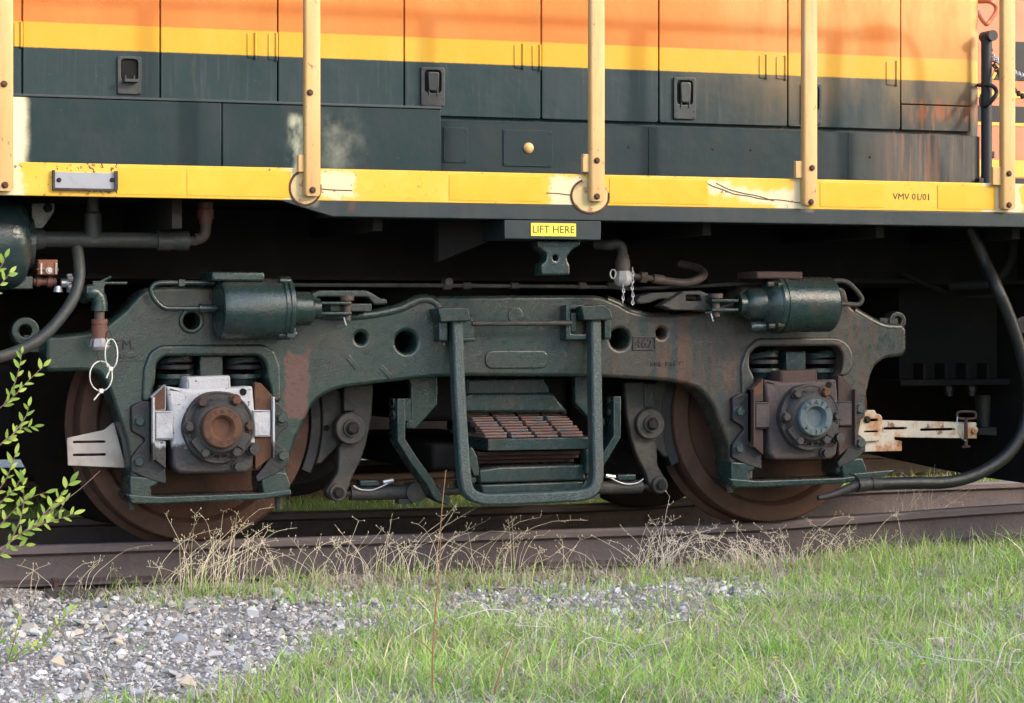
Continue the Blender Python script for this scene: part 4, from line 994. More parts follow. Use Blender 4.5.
    # coil springs over the box
    for sx in (174, 243):
        Yc = -.97; q = P(sx, 372, Yc); r_ = 20 * S(sx, Yc); m = MB()
        H_ = [Vector((q.x + dx + r_ * .82 * math.cos(t_), Yc + r_ * .82 * math.sin(t_), q.z + dz + .012 * t_)) for t_ in np.linspace(0, 13, 60)]
        m.tube(H_, .017, 8, 1, smooth=False); sp = m.build('coil_spring', 'gear_paint', truck)
        for zz_ in (.030, .060):
            m = MB(); m.lathe((q.x + dx, Yc, q.z + dz + zz_ - .02), (0, 0, 1), [(0, r_ * .9), (.004, r_ * 1.0), (.020, r_ * 1.0), (.024, r_ * .9)], 24); m.build('spring_cap', 'bracket_steel', sp)
        m = MB(); m.lathe((q.x + dx, Yc, q.z + dz - .008), (0, 0, -1), [(0, r_ * 1.05), (.018, r_ * 1.05), (.018, r_ * .8), (.045, r_ * .7)], 24); m.build('spring_seat', 'gear_paint', sp)
    m = MB(); m.box(Jx - .05, Jx + .05, -1.05, -.95, .70 + dz, .80 + dz); m.build('spring_stop', 'gear_paint', truck, bevel=.005)
journal(0, ('white_box_paint', 'bearing_grey', 'rust', 'rust', 'white_box_paint', ['brown_rust', 'rust', 'bearing_grey', 'brown_rust', 'bearing_grey', 'bearing_grey']), 0)
journal(DX, ('box_brown', 'bearing_grey', 'cap_blue', 'brown_rust', 'brown_rust', ['bearing_grey', 'rust', 'bearing_grey', 'bearing_grey', 'bearing_grey', 'bearing_grey']), .008)
for o in truck.children:
    if o.name.startswith('journal_box'):
        o['label'] = 'journal box painted white above and black below' if o.name == 'journal_box' else 'brown journal box with blue grey end cap'

# brake cylinders
def xcyl(parent, name, Y, pz, prof, mat, n=36, angle=35):
    """body of revolution along X from (picture column, radius in pixels) pairs, axis at row pz"""
    z = P(prof[0][0], pz, Y).z; m = MB()
    pr = [(P(p, pz, Y).x, r * S(p, Y)) for p, r in prof]
    m.lathe((0, Y, z), (1, 0, 0), pr, n); return m.build(name, mat, parent, angle=angle)
Yc = -1.235
bc = xcyl(truck, 'brake_cylinder', Yc, 309, [(222, 0), (221, 14), (218, 24), (219, 28.5), (224, 30.5), (284, 30.5)], 'gear_paint')
xcyl(bc, 'flange', Yc, 308, [(279, 29), (279, 32), (282, 32), (282, 30), (284, 30), (284, 32), (288, 32), (289, 26), (292, 21)], 'gear_paint')
xcyl(bc, 'neck', Yc, 308.5, [(288, 17), (309, 17), (311.5, 15), (311.5, 10.5), (319, 10.5), (319, 4)], 'gear_paint')
m = MB(); m.pbox(212, 272, 265, 281, Yc - .07, Yc + .14); m.build('mounting_pad', 'gear_paint', bc, bevel=.008)
m = MB()
for x, y in ((284, 281), (290, 334), (283, 335)): q = P(x, y, Yc - .06); m.cyl(q - Vector((.02, 0, 0)), q + Vector((.03, 0, 0)), .014, n=8)
m.pbox(287, 328, 296, 338, Yc - .08, Yc); m.build_each('flange_bolt', 'gear_paint', bc, bevel=.003)
m = MB(); m.tube([P(x, y, -1.19) for x, y in ((214, 283), (185, 282.8), (160, 283), (153, 286), (151.3, 292), (156, 301), (164, 307.5), (175, 308.5), (217, 308.5))], 2.8 * S(180, -1.19), 10); m.cyl(P(202, 308.5, -1.19), P(216, 308.5, -1.19), 4.2 * S(200, -1.19), n=12); m.cyl(P(199, 308.5, -1.19), P(202, 308.5, -1.19), 5.0 * S(200, -1.19), n=12); m.pbox(179, 279.5, 185, 286, -1.21, -1.17); m.build('air_pipe', 'gear_paint', bc)
def clevis(parent, x0, x1, ytop, ybot, xpin, ypb, Y, d):
    m = MB(); m.pbox(x0, ytop, x1, ytop + 3.2, Y - .035, Y + .035); m.pbox(x0, ybot - 3.2, x1, ybot, Y - .035, Y + .035)
    cv = m.build('clevis', 'gear_paint', parent, bevel=.004)
    m = MB(); m.cyl(P(xpin, ytop - 3, Y), P(xpin, ypb, Y), 4 * S(xpin, Y), n=14); m.lathe(P(xpin, ytop - 1, Y), (0, 0, 1), [(0, 7 * S(xpin, Y)), (.02, 7 * S(xpin, Y))], 16); m.build('pin', 'brown_pipe', cv)
    m = MB(); m.tube([P(xpin + d, ypb - 3, Y - .02), P(xpin + d + 1, ypb + 1, Y - .025), P(xpin + d + 2, ypb + 5, Y - .025)], .003, 6); m.build('cotter', 'zinc', cv)
clevis(bc, 318, 352, 301.5, 315, 347, 320.5, Yc, -3)
m = MB(); m.plate(rounded(PP([(309, 300), (312, 293), (320, 290), (366, 290), (374, 294), (380, 298), (387, 299), (388, 304), (375, 305), (368, 297), (318, 297), (314, 303)], -1.15), .008, 3), -1.15, -1.02, .006); m.build('lever_guide', 'frame_paint', truck, angle=50)
m = MB(); m.pbox(330, 303.5, 372, 311.5, -1.20, -.9); m.build('brake_lever', 'gear_paint', truck, bevel=.004)
bc2 = xcyl(truck, 'brake_cylinder', Yc, 304.5, [(830, 0), (831, 22), (830, 25.5), (828, 27.5), (782, 27.8)], 'gear_paint')
xcyl(bc2, 'flange', Yc, 304.5, [(783, 27), (783, 29), (778, 29), (778, 28), (776.5, 28), (776.5, 29), (773, 29), (771, 27)], 'gear_paint')
xcyl(bc2, 'dome', Yc, 304.5, [(773, 27.5), (768, 26), (764, 21), (761, 16.5), (749, 15.5), (746, 13.5), (744, 10.5), (744, 10.3), (738, 10.3), (738, 4)], 'gear_paint')
m = MB(); m.pbox(757, 271.5, 803, 279, Yc - .07, Yc + .14); m.build('mounting_pad', 'brown_rust', bc2, bevel=.008)
m = MB()
for x, y in ((770, 284), (780, 285), (771, 326), (780, 325)): q = P(x, y, Yc - .085); m.cyl(q - Vector((.012, 0, 0)), q + Vector((.016, 0, 0)), .011, n=6)
m.build_each('flange_bolt', 'dusty_gear', bc2)
xcyl(bc2, 'lower_lug', Yc - .02, 327, [(750, 0), (750, 4.5), (753, 5.5), (764, 5.5)], 'gear_paint', 14)
m = MB(); m.tube([P(x, y, -1.19) for x, y in ((824, 281.5), (842, 280.8), (851, 285), (860.5, 296), (861.5, 301), (857, 304.5), (845, 304), (829, 303.8))], 2.6 * S(840, -1.19), 10); m.build('air_pipe', 'dusty_gear', bc2)
clevis(bc2, 712, 739, 299, 311.5, 716, 316.5, Yc, -5)
m = MB(); m.plate(rounded(PP([(636, 301), (640, 296), (654, 292.5), (690, 291.5), (712, 294), (716, 299), (700, 300), (660, 299), (650, 303), (640, 304)], -1.15), .006, 3), -1.15, -1.02, .006); m.build('lever_guide', 'dusty_gear', truck, angle=50)
m = MB(); m.plate([rounded(PP([(672, 299), (684, 291), (700, 290.5), (716, 297), (718, 311), (672, 310), (660, 306)], -1.20), .006, 3), rounded(PP([(686, 295), (700, 295), (702, 301), (686, 301)], -1.20), .006, 3)], -1.20, -1.12, .005); m.build('brake_lever', 'dusty_gear', truck, angle=50)
m = MB(); m.plate(rounded(PP([(828, 288), (838, 286), (845, 291), (847, 302), (840, 312), (826, 312)], -1.12), .01, 3), -1.13, -1.0, .008); m.build('cylinder_lug', 'frame_paint', truck, angle=50)
# thin air line above the frame, hose to the right cylinder
Yl = -1.05
m = MB(); m.tube([P(284, 285, Yl), P(440, 285.5, Yl), P(600, 287, Yl), P(640, 288.5, Yl), P(760, 283, Yl)], 2.1 * S(500, Yl), 8)
al = m.build('air_line', 'dusty_gear', truck)
m = MB()
for x in (447, 467, 514.5, 582, 611): q = P(x, 285.7, Yl); m.cyl(q - Vector((.018, 0, 0)), q + Vector((.018, 0, 0)), .016 if x != 447 else .02, n=8)
q = P(447, 282, Yl); m.cyl(q + Vector((0, -.03, 0)), q + Vector((0, .03, 0)), .018, n=10); m.build_each('fitting', 'dusty_gear', al)
Yh = -1.15
m = MB(); m.tube([P(660, 280, Yh), P(684, 283, Yh), P(698, 279.5, Yh), P(704, 274, Yh + .05), P(697, 268, Yh + .12), P(680, 264, Yh + .2)], 4.2 * S(690, Yh), 12); hh = m.build('brake_hose', 'brown_pipe', truck)
m = MB(); m.cyl(P(633, 276, Yh), P(662, 280, Yh), 3.2 * S(650, Yh), n=12); m.cyl(P(640, 277, Yh), P(646, 277.7, Yh), 6 * S(650, Yh), n=6); m.cyl(P(653, 278.7, Yh), P(663, 280, Yh), 5 * S(650, Yh), n=12); m.build('hose_fitting', 'brown_pipe', hh)

# brake rigging: hanger, head and shoe, once at each wheel, mirror images
def brake(sg):
    def M(lp): return [(q[0] * sg,) + tuple(q[1:]) for q in lp]          # the left one is drawn, sg = -1 mirrors
    Yh_ = -.90
    def pp(l, Y=Yh_): return M(PP(l, Y))
    m = MB(); m.plate(rounded(pp([(352, 384), (374, 384), (372, 417), (366, 446), (361, 461), (352, 478), (348, 490), (341, 501), (330, 500), (326, 491), (331, 484), (338, 472), (339, 449), (344, 440), (350, 420)]), .012, 3), Yh_, Yh_ + .05, .008)
    hg = m.build('brake_hanger', 'dusty_gear', truck, angle=50)
    q = P(349, 428, Yh_); s_ = S(349, Yh_)
    m = MB(); m.lathe((q.x * sg, Yh_, q.z), (0, -1, 0), [(-.02, 16 * s_), (.03, 16 * s_), (.035, 15 * s_), (.035, 9 * s_), (.05, 8.5 * s_), (.05, 6 * s_)], 28); m.build('pivot_washer', 'dusty_gear', hg)
    bolt(hg, (q.x * sg, Yh_ - .045, q.z), 5.5 * s_, 'dark_steel', name='pivot_bolt')
    m = MB(); m.plate(rounded(pp([(344, 386), (354.5, 386), (354.5, 411), (344, 411)], Yh_ - .01), .004, 2), Yh_ - .012, Yh_ + .03, .004); m.build('hanger_link', 'dusty_gear', hg)
    q = P(337, 492.5, Yh_); m = MB(); m.lathe((q.x * sg, Yh_, q.z), (0, -1, 0), [(-.09, 8.5 * s_), (-.05, 8.5 * s_), (-.05, 5 * s_), (.0, 9 * s_), (.015, 9 * s_), (.02, 8 * s_)], 20); m.build('lower_boss', 'dusty_gear', hg); bolt(hg, (q.x * sg, Yh_ - .018, q.z), 4.5 * s_, 'dark_steel', name='pivot_bolt')
    xw, zw = -1.3716, .508
    def arc(r0, r1, a0, a1, k=14):
        A = np.linspace(math.radians(a0), math.radians(a1), k)
        return M([(xw + r0 * math.cos(t_), zw + r0 * math.sin(t_)) for t_ in A] + [(xw + r1 * math.cos(t_), zw + r1 * math.sin(t_)) for t_ in A[::-1]])
    m = MB(); m.plate(arc(.513, .560, -24, 24), -.825, -.735, .004); m.build('brake_shoe', 'bracket_steel', truck, angle=50)
    m = MB(); m.plate(rounded(arc(.562, .60, -20, 22, 10)[:10] + M(PP([(345, 395), (342, 412), (342, 442), (322, 463)], -.84)), .006, 2), -.84, -.78, .006); bh = m.build('brake_head', 'dusty_gear', truck, angle=50)
    q = P(327, 428, -.845); m = MB(); m.plate(circle(q.x * sg, q.z, .014, 14), -.843, -.83, .002); m.build('key_slot', 'gap_dark', bh)
    # slack adjuster tube along the bottom
    Yt = -.86
    if sg > 0: L_ = [(343, 493), (353, 493), (353, 493), (411, 493)]
    a = P(350, 493.5, Yt); b = P(413, 493, Yt); r_ = 7.2 * S(380, Yt)
    m = MB(); m.cyl((a.x * sg, Yt, a.z), (b.x * sg, Yt, a.z), r_, n=16); m.cyl((P(340, 493, Yt).x * sg, Yt, a.z), (a.x * sg, Yt, a.z), r_ * .45, n=10); q = b
    m.lathe((b.x * sg, Yt - .05, a.z), (0, 1, 0), [(0, .045), (.1, .045)], 18); m.box(P(397, 500, Yt).x * sg, P(411, 500, Yt).x * sg, Yt - .03, Yt + .03, a.z - .05, a.z - .028)
    m.cyl((b.x * sg, Yt, a.z), (0, Yt, a.z - .004), r_ * .5, n=10); sa = m.build('brake_rod', 'dusty_gear', truck)
    m = MB(); m.pbox(360, 480, 380, 486.5, Yt - .03, Yt + .03); m.v = [(x * sg, y, z) for x, y, z in m.v]; m.build('rod_clamp', 'gear_paint', sa, bevel=.006)
    m = MB(); m.tube([Vector((P(x, y, Yt - .035).x * sg, Yt - .035, P(x, y, Yt).z)) for x, y in ((353, 485), (360, 489), (372, 489.5), (384, 485), (390, 481))], .0035, 6); m.cyl(Vector((P(381, 482, Yt).x * sg, Yt - .03, P(381, 482, Yt).z)), Vector((P(391, 480, Yt).x * sg, Yt - .03, P(391, 480, Yt).z)), .010, n=8); m.build('safety_wire', 'zinc', sa)
    # bracket plate and bent safety strap
    Yk = -.97
    m = MB(); m.plate(rounded(pp([(406, 374), (438, 372), (437.5, 405), (416, 429), (406, 429), (406, 421), (411, 420), (411, 385)], Yk), .004, 2), Yk, Yk + .05, .006); sb = m.build('strap_bracket', 'gear_paint', truck, angle=50)
    Yq = -1.00; path = [(400, 398.5), (400, 440), (414, 462), (428, 481), (436, 496), (448, 501)]
    c = [P(x, y, Yq) for x, y in path]; m = MB(); w = .018
    L1 = []; L2 = []
    for i, p in enumerate(c):
        d = (c[min(i + 1, len(c) - 1)] - c[max(i - 1, 0)]).normalized(); nrm = Vector((-d.z, 0, d.x)) * w
        L1.append((p.x + nrm.x, p.z + nrm.z)); L2.append((p.x - nrm.x, p.z - nrm.z))
    m.plate(M(L1 + L2[::-1]), Yq - .02, Yq + .10, .003); m.pbox(400, 398.5, 411, 421, Yq + .01, Yq + .05) if sg > 0 else None
    st = m.build('safety_strap', 'gear_paint', sb, angle=50)
    for y in (403, 415):
        q = P(392, y, Yq + .03); bm_ = MB(); bm_.cyl((q.x * sg, Yq + .03, q.z), ((q.x + .05) * sg, Yq + .03, q.z), .014, n=8); bm_.cyl((q.x * sg, Yq + .03, q.z), ((q.x + .018) * sg, Yq + .03, q.z), .022, n=6); bm_.build('bolt', 'dusty_gear', st)
brake(1); brake(-1)

# swing hanger: the upright U in front of the leaf spring, with its top brackets
Yu, Yv = -1.16, -1.235
def uring(pts): return pts
path = [(455.5, 318), (456.5, 345), (458, 390), (461, 440), (464, 478), (468, 492), (480, 498.5), (500, 499), (560, 496.5), (582, 494.5), (592, 489), (596, 476), (595.5, 440), (594.5, 390), (594, 345), (593.5, 318)]
def uy(y): return Yu + (Yv - Yu) * min(1, max(0, (y - 318) / 170))
pc = [P(x, y, uy(y)) for x, y in path]
cl = catmull([Vector(p) for p in pc], 4); m = MB(); R = []
for i, p in enumerate(cl):
    d = (cl[min(i + 1, len(cl) - 1)] - cl[max(i - 1, 0)]); d.normalize()
    nrm = Vector((-d.z, 0, d.x)).normalized(); w = .0255
    fy = Vector((0, -1, 0)); fy = (fy - d * fy.dot(d)).normalized(); t_ = .034
    R.append([p + nrm * w + fy * t_, p + nrm * w - fy * t_, p - nrm * w - fy * t_, p - nrm * w + fy * t_])
m.rings(R); uh = m.build('swing_hanger', 'hanger_paint', truck, bevel=.010, angle=60)
def topblock(l):
    m = MB()
    for pts, Y0, Y1 in l: m.plate(rounded(PP(pts, Y0), .005, 2), Y0, Y1, .005)
    return m.build_each('hanger_bracket', 'gear_paint', truck, angle=50)
topblock([([(438, 309), (445, 307), (468, 307.5), (471, 321), (441, 322)], -1.22, -1.08), ([(439, 321), (448, 321.5), (448, 341), (439, 341)], -1.17, -1.08), ([(462, 322), (471, 314), (474, 323), (474, 340.5), (462, 340.5)], -1.18, -1.08), ([(473, 337), (476, 337), (476, 341.5), (462, 341.5), (462, 338)], -1.195, -1.08)])
topblock([([(581, 306), (604, 304.5), (611, 310), (613, 319.5), (584, 320.5)], -1.22, -1.08), ([(566, 305), (586, 304.5), (586, 308.5), (571, 309.5), (571, 334), (587, 334), (587, 340), (566, 340)], -1.17, -1.08), ([(604.5, 320), (611.5, 320), (611.5, 339.5), (604.5, 339)], -1.17, -1.08), ([(571, 313), (577, 312), (577, 332), (571, 333)], -1.16, -1.09)])
m = MB(); m.tube([P(472, 323.5, -1.18), P(571, 323, -1.18)], 2.7 * S(520, -1.18), 10, smooth=False); m.build('hanger_rod', 'dusty_gear', truck)
# leaf spring: rows of leaves stepping forward and down, four packs side by side
ls = MB(); q0 = P(464, 412, -.86); q1 = P(567, 412, -.86)
ls.plate(rounded(PP([(462, 396), (470, 393), (552, 393), (556, 396), (560, 402), (567, 409), (567.5, 415), (562, 412.5), (462, 412.5)], -.93), .008, 3), -.93, -.60, .012)
ls.plate(rounded(PP([(466, 378), (545, 377), (551, 388), (553, 395), (466, 396)], -.88), .008, 3), -.88, -.60, .012)
spring = ls.build('leaf_spring', 'gear_paint', truck, angle=50)
spring['label'] = 'stepped rusty leaf spring inside the swing hanger'
rows = [(412, 416.2, -.86), (416.6, 420.8, -.915), (421.4, 426.0, -.97), (426.6, 431.6, -1.03), (432.2, 437.8, -1.09)]
xL0 = P(466, 412, -.86).x; xR0 = P(565, 412, -.86).x
for ri, (ya, yb, Y) in enumerate(rows):
    za = P(512, ya, Y).z; zb = P(512, yb, Y).z
    for c in range(4):
        w = (xR0 - xL0) / 4; x0 = xL0 + c * w + .006; x1 = x0 + w - .014
        for half in (0, 1):
            z1 = za - (za - zb) * (.5 * half + .02); z0 = za - (za - zb) * (.5 * half + .46)
            m = MB(); j = random.uniform(-.008, .008); m.box(x0 + random.uniform(-.003, .003), x1 + random.uniform(-.003, .003), Y - .012 * half + j, -.62, z0, z1)
            m.build('leaf', 'leaf_rust', spring, bevel=.003)
    if ri < 4:
        m = MB(); m.box(xL0 + .0, xR0 - .0, Y + .05, -.60, zb - .004, za - .002); m.build('leaf_core', 'dark_steel', spring)
m = MB(); zc_ = P(540, 444, -1.13).z; m.box(P(488, 444, -1.13).x, P(598.5, 444, -1.13).x, -1.13, -.70, P(540, 450, -1.13).z, P(540, 438, -1.13).z); m.build('spring_seat', 'gear_paint', truck, bevel=.004)
m = MB()
for k in range(4):
    Y = -1.02 + .05 * k; m.pbox(478 - k * 5, 451 + k * 4, 584 - k * 5, 455 + k * 4, Y, -.7)
m.build_each('lower_leaves', 'brown_rust', spring, bevel=.003)
m = MB(); Y = -1.10
m.plate(rounded(PP([(479, 470), (500, 467), (584, 464.5), (586, 480), (480, 483.5)], Y), .01, 3), Y, -.75, .008); m.plate(rounded(PP([(481, 485), (584, 481.5), (582, 491), (483, 494)], Y - .02), .006, 3), Y - .02, -.75, .006); pk2 = m.build_each('spring_cradle', 'gear_paint', truck, angle=50)[0]
m = MB()
for pts in ([(469, 446), (473, 448), (477, 456), (479, 468), (479, 476), (474, 476), (470, 466)], [(585, 447), (589, 450), (591, 462), (590, 474), (586, 474), (587, 460)]):
    m.plate(rounded(PP(pts, Y - .03), .004, 2), Y - .03, Y + .05, .004)
m.build_each('cradle_ear', 'gear_paint', pk2, angle=50)
for q in ((473, 480), (588, 478)): bolt(pk2, P(q[0], q[1], Y - .02), .010, 'dusty_gear')
# slotted white plate at the left, slotted rusty bracket with its pin at the right
def slot(x0, y0, x1, y1, Y):
    a = P(x0, y1, Y); b = P(x1, y0, Y); h = (b.z - a.z) / 2
    return rounded([(a.x, a.z, h), (b.x, a.z, h), (b.x, b.z, h), (a.x, b.z, h)], 0, 4)
Y = -.98
m = MB(); m.plate([rounded(PP([(67, 438), (104, 430), (114, 422), (126, 468), (68, 465.5)], Y), .006, 3), slot(73, 440.5, 105.5, 443.3, Y), slot(73, 453.3, 106, 456.3, Y)], Y, Y + .012, .003); m.build('slotted_plate', 'dirty_white', truck)
Y = -.93
m = MB(); m.plate([rounded(PP([(856, 410), (875, 410), (876, 413.5), (880.5, 414.5), (882.5, 418), (882, 437), (878, 440.5), (856, 442)], Y - .05), .006, 2), slot(869, 418.5, 878, 421.5, Y - .05), slot(864, 430.5, 878, 432.5, Y - .05)], Y - .05, Y - .035, .002); m.build('slotted_plate', 'rusty_white', truck)
m = MB(); m.plate([rounded(PP([(878, 420), (976.5, 422.5), (977, 438.5), (905, 437.5), (878, 436)], Y), .003, 2), slot(884, 427, 907, 429.8, Y), slot(920.5, 428, 955, 431, Y)], Y, Y + .03, .003); sbk = m.build('slotted_bar', 'rusty_white', truck)
m = MB(); m.plate(rounded(PP([(854, 440), (890, 431), (894, 431), (895, 440), (902, 441), (902, 451), (854, 452)], Y - .03), .004, 2), Y - .03, Y + .03, .003); m.build('mounting_block', 'rusty_white', sbk)
m = MB(); m.tube([P(x, y, Y - .02) for x, y in ((962, 411.5), (974, 412), (975.7, 415), (974, 418.5), (960, 418.5), (957, 416), (958, 412.5), (963, 411.5))], .006, 8); m.cyl(P(966, 418, Y - .02), P(966, 447, Y - .02), .009, n=10); m.cyl(P(962, 447, Y - .02), P(970, 446.5, Y - .02), .006, n=8); pin = m.build('locking_pin', 'brown_rust', sbk)
m = MB(); m.tube([P(958, 413, Y - .02), P(957, 425, Y - .03), P(960, 436, Y - .03), P(966, 441, Y - .03)], .0025, 6); m.build('pin_chain', 'zinc', pin)
bolt(sbk, P(867, 419.5, Y - .05), .013, 'dark_steel')
m = MB(); q = P(974, 430, Y); m.lathe((q.x, Y - .002, q.z), (0, -1, 0), [(0, .016), (.01, .016), (.012, 0)], 12); m.build('rivet', 'rusty_white', sbk)

# ================================================================== WHAT SHOWS PAST THE END OF THE HOOD
m = MB(); Y = -1.0
a = P(986.5, 183, Y); b = P(986.5, 40, Y)
m.cyl((a.x, Y, 1.56), (a.x, Y, b.z), .026, n=16); m.plate(rounded(PP([(981.5, 34), (987, 33), (990, 33), (991, 40), (990, 46), (992, 52), (983, 52), (983, 44)], Y), .01, 3), Y - .02, Y + .02, .006)
m.lathe(P(990, 36, Y - .02), (0, 1, 0), [(-.03, .018), (-.03, .026), (.06, .026), (.06, .018), (-.03, .018)], 16); post = m.build('end_post', 'post_black', loco, angle=50)
m = MB(); m.pbox(979, 178, 984, 184, Y - .03, Y + .03); m.pbox(989.5, 151, 995, 158, Y - .01, Y + .02); m.build_each('post_foot', 'post_black', post, bevel=.004)
for pts, mt in (([(979, 85, -.9), (988, 85, -1.05), (994, 87, -1.05), (996.5, 93, -1.05), (992, 100, -1.05), (985, 106, -1.02), (981, 103, -.95), (982, 95, -.9)], 'post_black'), ([(979, 1.5, -.8), (989, 1.5, -.95), (995, 5, -.95), (996, 11, -.95), (990, 21, -.95), (986, 24, -.95), (981, 18, -.9), (979, 12, -.8)], 'next_orange')):
    m = MB(); m.tube([P(x, y, yy) for x, y, yy in pts], .0105, 8); m.build('grab_iron', mt, loco)
def chain(pa, pb, sag, mat):
    n = 26; m = MB(); pts = [pa.lerp(pb, i / n) - Vector((0, 0, sag * 4 * (i / n) * (1 - i / n))) for i in range(n + 1)]
    for i in range(n):
        c = (pts[i] + pts[i + 1]) / 2; d = (pts[i + 1] - pts[i]); L_ = d.length * .72; d.normalize(); _, e1, e2 = m.frame_(d); e = e1 if i % 2 else e2
        m.tube([c + d * L_ * math.cos(t_) + e * .011 * math.sin(t_) for t_ in np.linspace(0, 6.283, 9)], .004, 5, 1, smooth=False)
    return m
chain(P(992, 56, -1.0), P(1040, 78, -1.3), .03, 'zinc').build_each('chain_link', 'zinc', loco)
chain(P(992, 62, -1.0), P(1040, 100, -1.3), .05, 'brown_rust').build_each('chain_link', 'brown_rust', loco)

nxt = root('locomotive', (4, 4.5, 0), 'orange locomotive with dark and yellow stripes on the neighbouring track, past the hood end', 'locomotive')
Yn = 2.94; xn0, xn1 = -13.0, 18.0
def zb_(y): return P(1002, y, Yn).z
MB().box(xn0, xn1, Yn, 6.06, zb_(186), 3.9).build('body', 'next_orange', nxt, bevel=.05)
for y0, y1, mt in ((41, 80, 'next_dark'), (91, 98, 'next_yellow'), (106, 122, 'next_dark'), (122.5, 126, 'next_yellow'), (160, 177, 'next_yellow'), (178, 186, 'next_dark')):
    a, b = zb_(y1), zb_(y0)
    if y0 == 41: lp = [(P(994, 78, Yn).x, a), (xn1 - .1, a), (xn1 - .1, b), (P(1010, 41, Yn).x, b)]
    else: lp = [(xn0 + .06, a), (xn1 - .06, a), (xn1 - .06, b), (xn0 + .06, b)]
    m = MB(); m.plate(lp, Yn - .006, Yn + .002, .001); m.build('stripe', mt, nxt)
m = MB(); lp = [(P(991, 78, Yn).x, zb_(79)), (P(994, 78, Yn).x, zb_(79)), (P(1010, 41, Yn).x, zb_(41)), (P(1007, 41, Yn).x, zb_(41))]; m.plate(lp, Yn - .006, Yn + .002, .001); m.build('stripe', 'next_yellow', nxt)
MB().box(xn0 + .3, xn1 - .3, Yn + .2, 5.9, .9, zb_(186)).build('underframe', 'under_black', nxt)
MB().box(-5.2, 8.0, Yn + .12, 5.9, .16, 1.0).build('fuel_tank', 'under_black', nxt, bevel=.08)  # tank stretched to block daylight behind the near truck
for xt in (-10.5, -7.5, 10.5, 13.5):
    MB().box(xt - 1.2, xt + 1.2, Yn + .5, 5.4, .35, .95).build('truck_frame', 'under_black', nxt, bevel=.03)
    for y in (3.75, 5.25): MB().lathe((xt, y, .508 + .062), (0, -1 if y < 4.5 else 1, 0), [(-.06, .53), (-.02, .50), (.07, .50), (.07, .42), (.0, .40), (.03, .1)], 40).build('wheel', 'wheel_rust', nxt)
#VEG
# ================================================================== STONES, GRASS, WEEDS
def pix(X, Y, Z):
    dx = X - CAM.x; dy = Y - CAM.y
    r = dx * math.cos(TH) - dy * math.sin(TH); d = dx * math.sin(TH) + dy * math.cos(TH)
    return 512 + F * r / d, HY - F * (Z - CAM.z) / d
def hn(X, Y, s, k):                              # cheap patchy field, about 0..1
    return .5 + .25 * (np.sin(X * s + k) * np.cos(Y * s * 1.2 - k) + np.sin(X * s * 1.9 + Y * s * 1.4 + k * 3) * .8 + np.sin(Y * s * 2.7 - X * s * .8 + k * 5) * .5)
def turf(X, Y, Z):
    """how thick the grass stands: 0 on the open ballast at the left, 1 in the meadow at the right"""
    u, v = pix(X, Y, Z)
    edge = np.interp(u, [-100, 180, 250, 300, 360, 430, 520, 600, 700, 770, 820, 880, 1024, 1200], [722, 702, 676, 648, 620, 602, 612, 615, 606, 584, 556, 530, 508, 495])
    t = np.clip((v - edge) / 34 + .25 + .9 * (hn(X, Y, 5, .3) - .5), 0, 1)
    return np.maximum(t, np.interp(u, [370, 430, 760, 840], [0, .20, .20, .6]) * np.clip(.3 + 1.4 * hn(X, Y, 8, 1.3), 0, 1))

def rock(seed):
    """crushed stone: the hull of a few scattered points"""
    r = np.random.default_rng(seed); bm = bmesh.new()
    p = r.normal(size=(int(r.integers(9, 14)), 3)); p /= np.linalg.norm(p, axis=1)[:, None]; p *= r.uniform(.75, 1.1, (len(p), 1)) * r.uniform([.85, .6, .5], [1.25, 1.0, .85])
    for q in p: bm.verts.new(q)
    bmesh.ops.convex_hull(bm, input=bm.verts)
    for v in [v for v in bm.verts if not v.link_faces]: bm.verts.remove(v)
    bmesh.ops.triangulate(bm, faces=bm.faces); bm.verts.index_update()
    vs = np.array([v.co for v in bm.verts]); fs = np.array([[v.index for v in f.verts] for f in bm.faces]); bm.free(); return vs, fs
ROCKS = [rock(100 + i) for i in range(24)]
STONE_COL = np.array([1.0, .965, .91]) * np.array([(.37, .35, .34), (.46, .44, .43), (.29, .275, .27), (.55, .53, .52), (.22, .21, .21), (.38, .34, .30), (.50, .43, .35), (.66, .64, .62), (.15, .145, .14), (.31, .27, .24), (.42, .41, .42)])
def rand_rot(n):
    q = rng.normal(size=(n, 4)); q /= np.linalg.norm(q, axis=1)[:, None]; w, x, y, z = q.T
    return np.stack([np.stack([1 - 2 * (y * y + z * z), 2 * (x * y - z * w), 2 * (x * z + y * w)], 1), np.stack([2 * (x * y + z * w), 1 - 2 * (x * x + z * z), 2 * (y * z - x * w)], 1), np.stack([2 * (x * z - y * w), 2 * (y * z + x * w), 1 - 2 * (x * x + y * y)], 1)], 1)
def sample(n, x0, x1, y0, y1):
    X = rng.uniform(x0, x1, n); Y = rng.uniform(y0, y1, n); return X, Y, ground_z(X, Y)
# gravel: loose small stone, thousands
X, Y, Z = sample(150000, -4.2, 5.4, -5.2, -.86)
T = turf(X, Y, Z)
u, v = pix(X, Y, Z)
keep = (rng.uniform(size=len(X)) < np.clip(1.02 - T * 1.0, .30, 1) * (.45 + .6 * hn(X, Y, 7, 2.2))) & (u > -260) & (u < 1500) & (v < 790)
X, Y, Z = X[keep], Y[keep], Z[keep]
size = np.clip(rng.lognormal(-5.0, .55, len(X)), .003, .028)
tie_d = np.min(np.abs(X[:, None] - np.array(TIE_X)[None]), 1); kp2 = ~((tie_d < .11) & (Y > -1.34) & (rng.uniform(size=len(X)) < .85)); X, Y, Z, size = X[kp2], Y[kp2], Z[kp2], size[kp2]
near_rail = np.exp(-((Y + 1.05) / .25) ** 2); size *= (1 - .35 * near_rail)
order = np.argsort(-size); X, Y, Z, size = X[order], Y[order], Z[order], size[order]
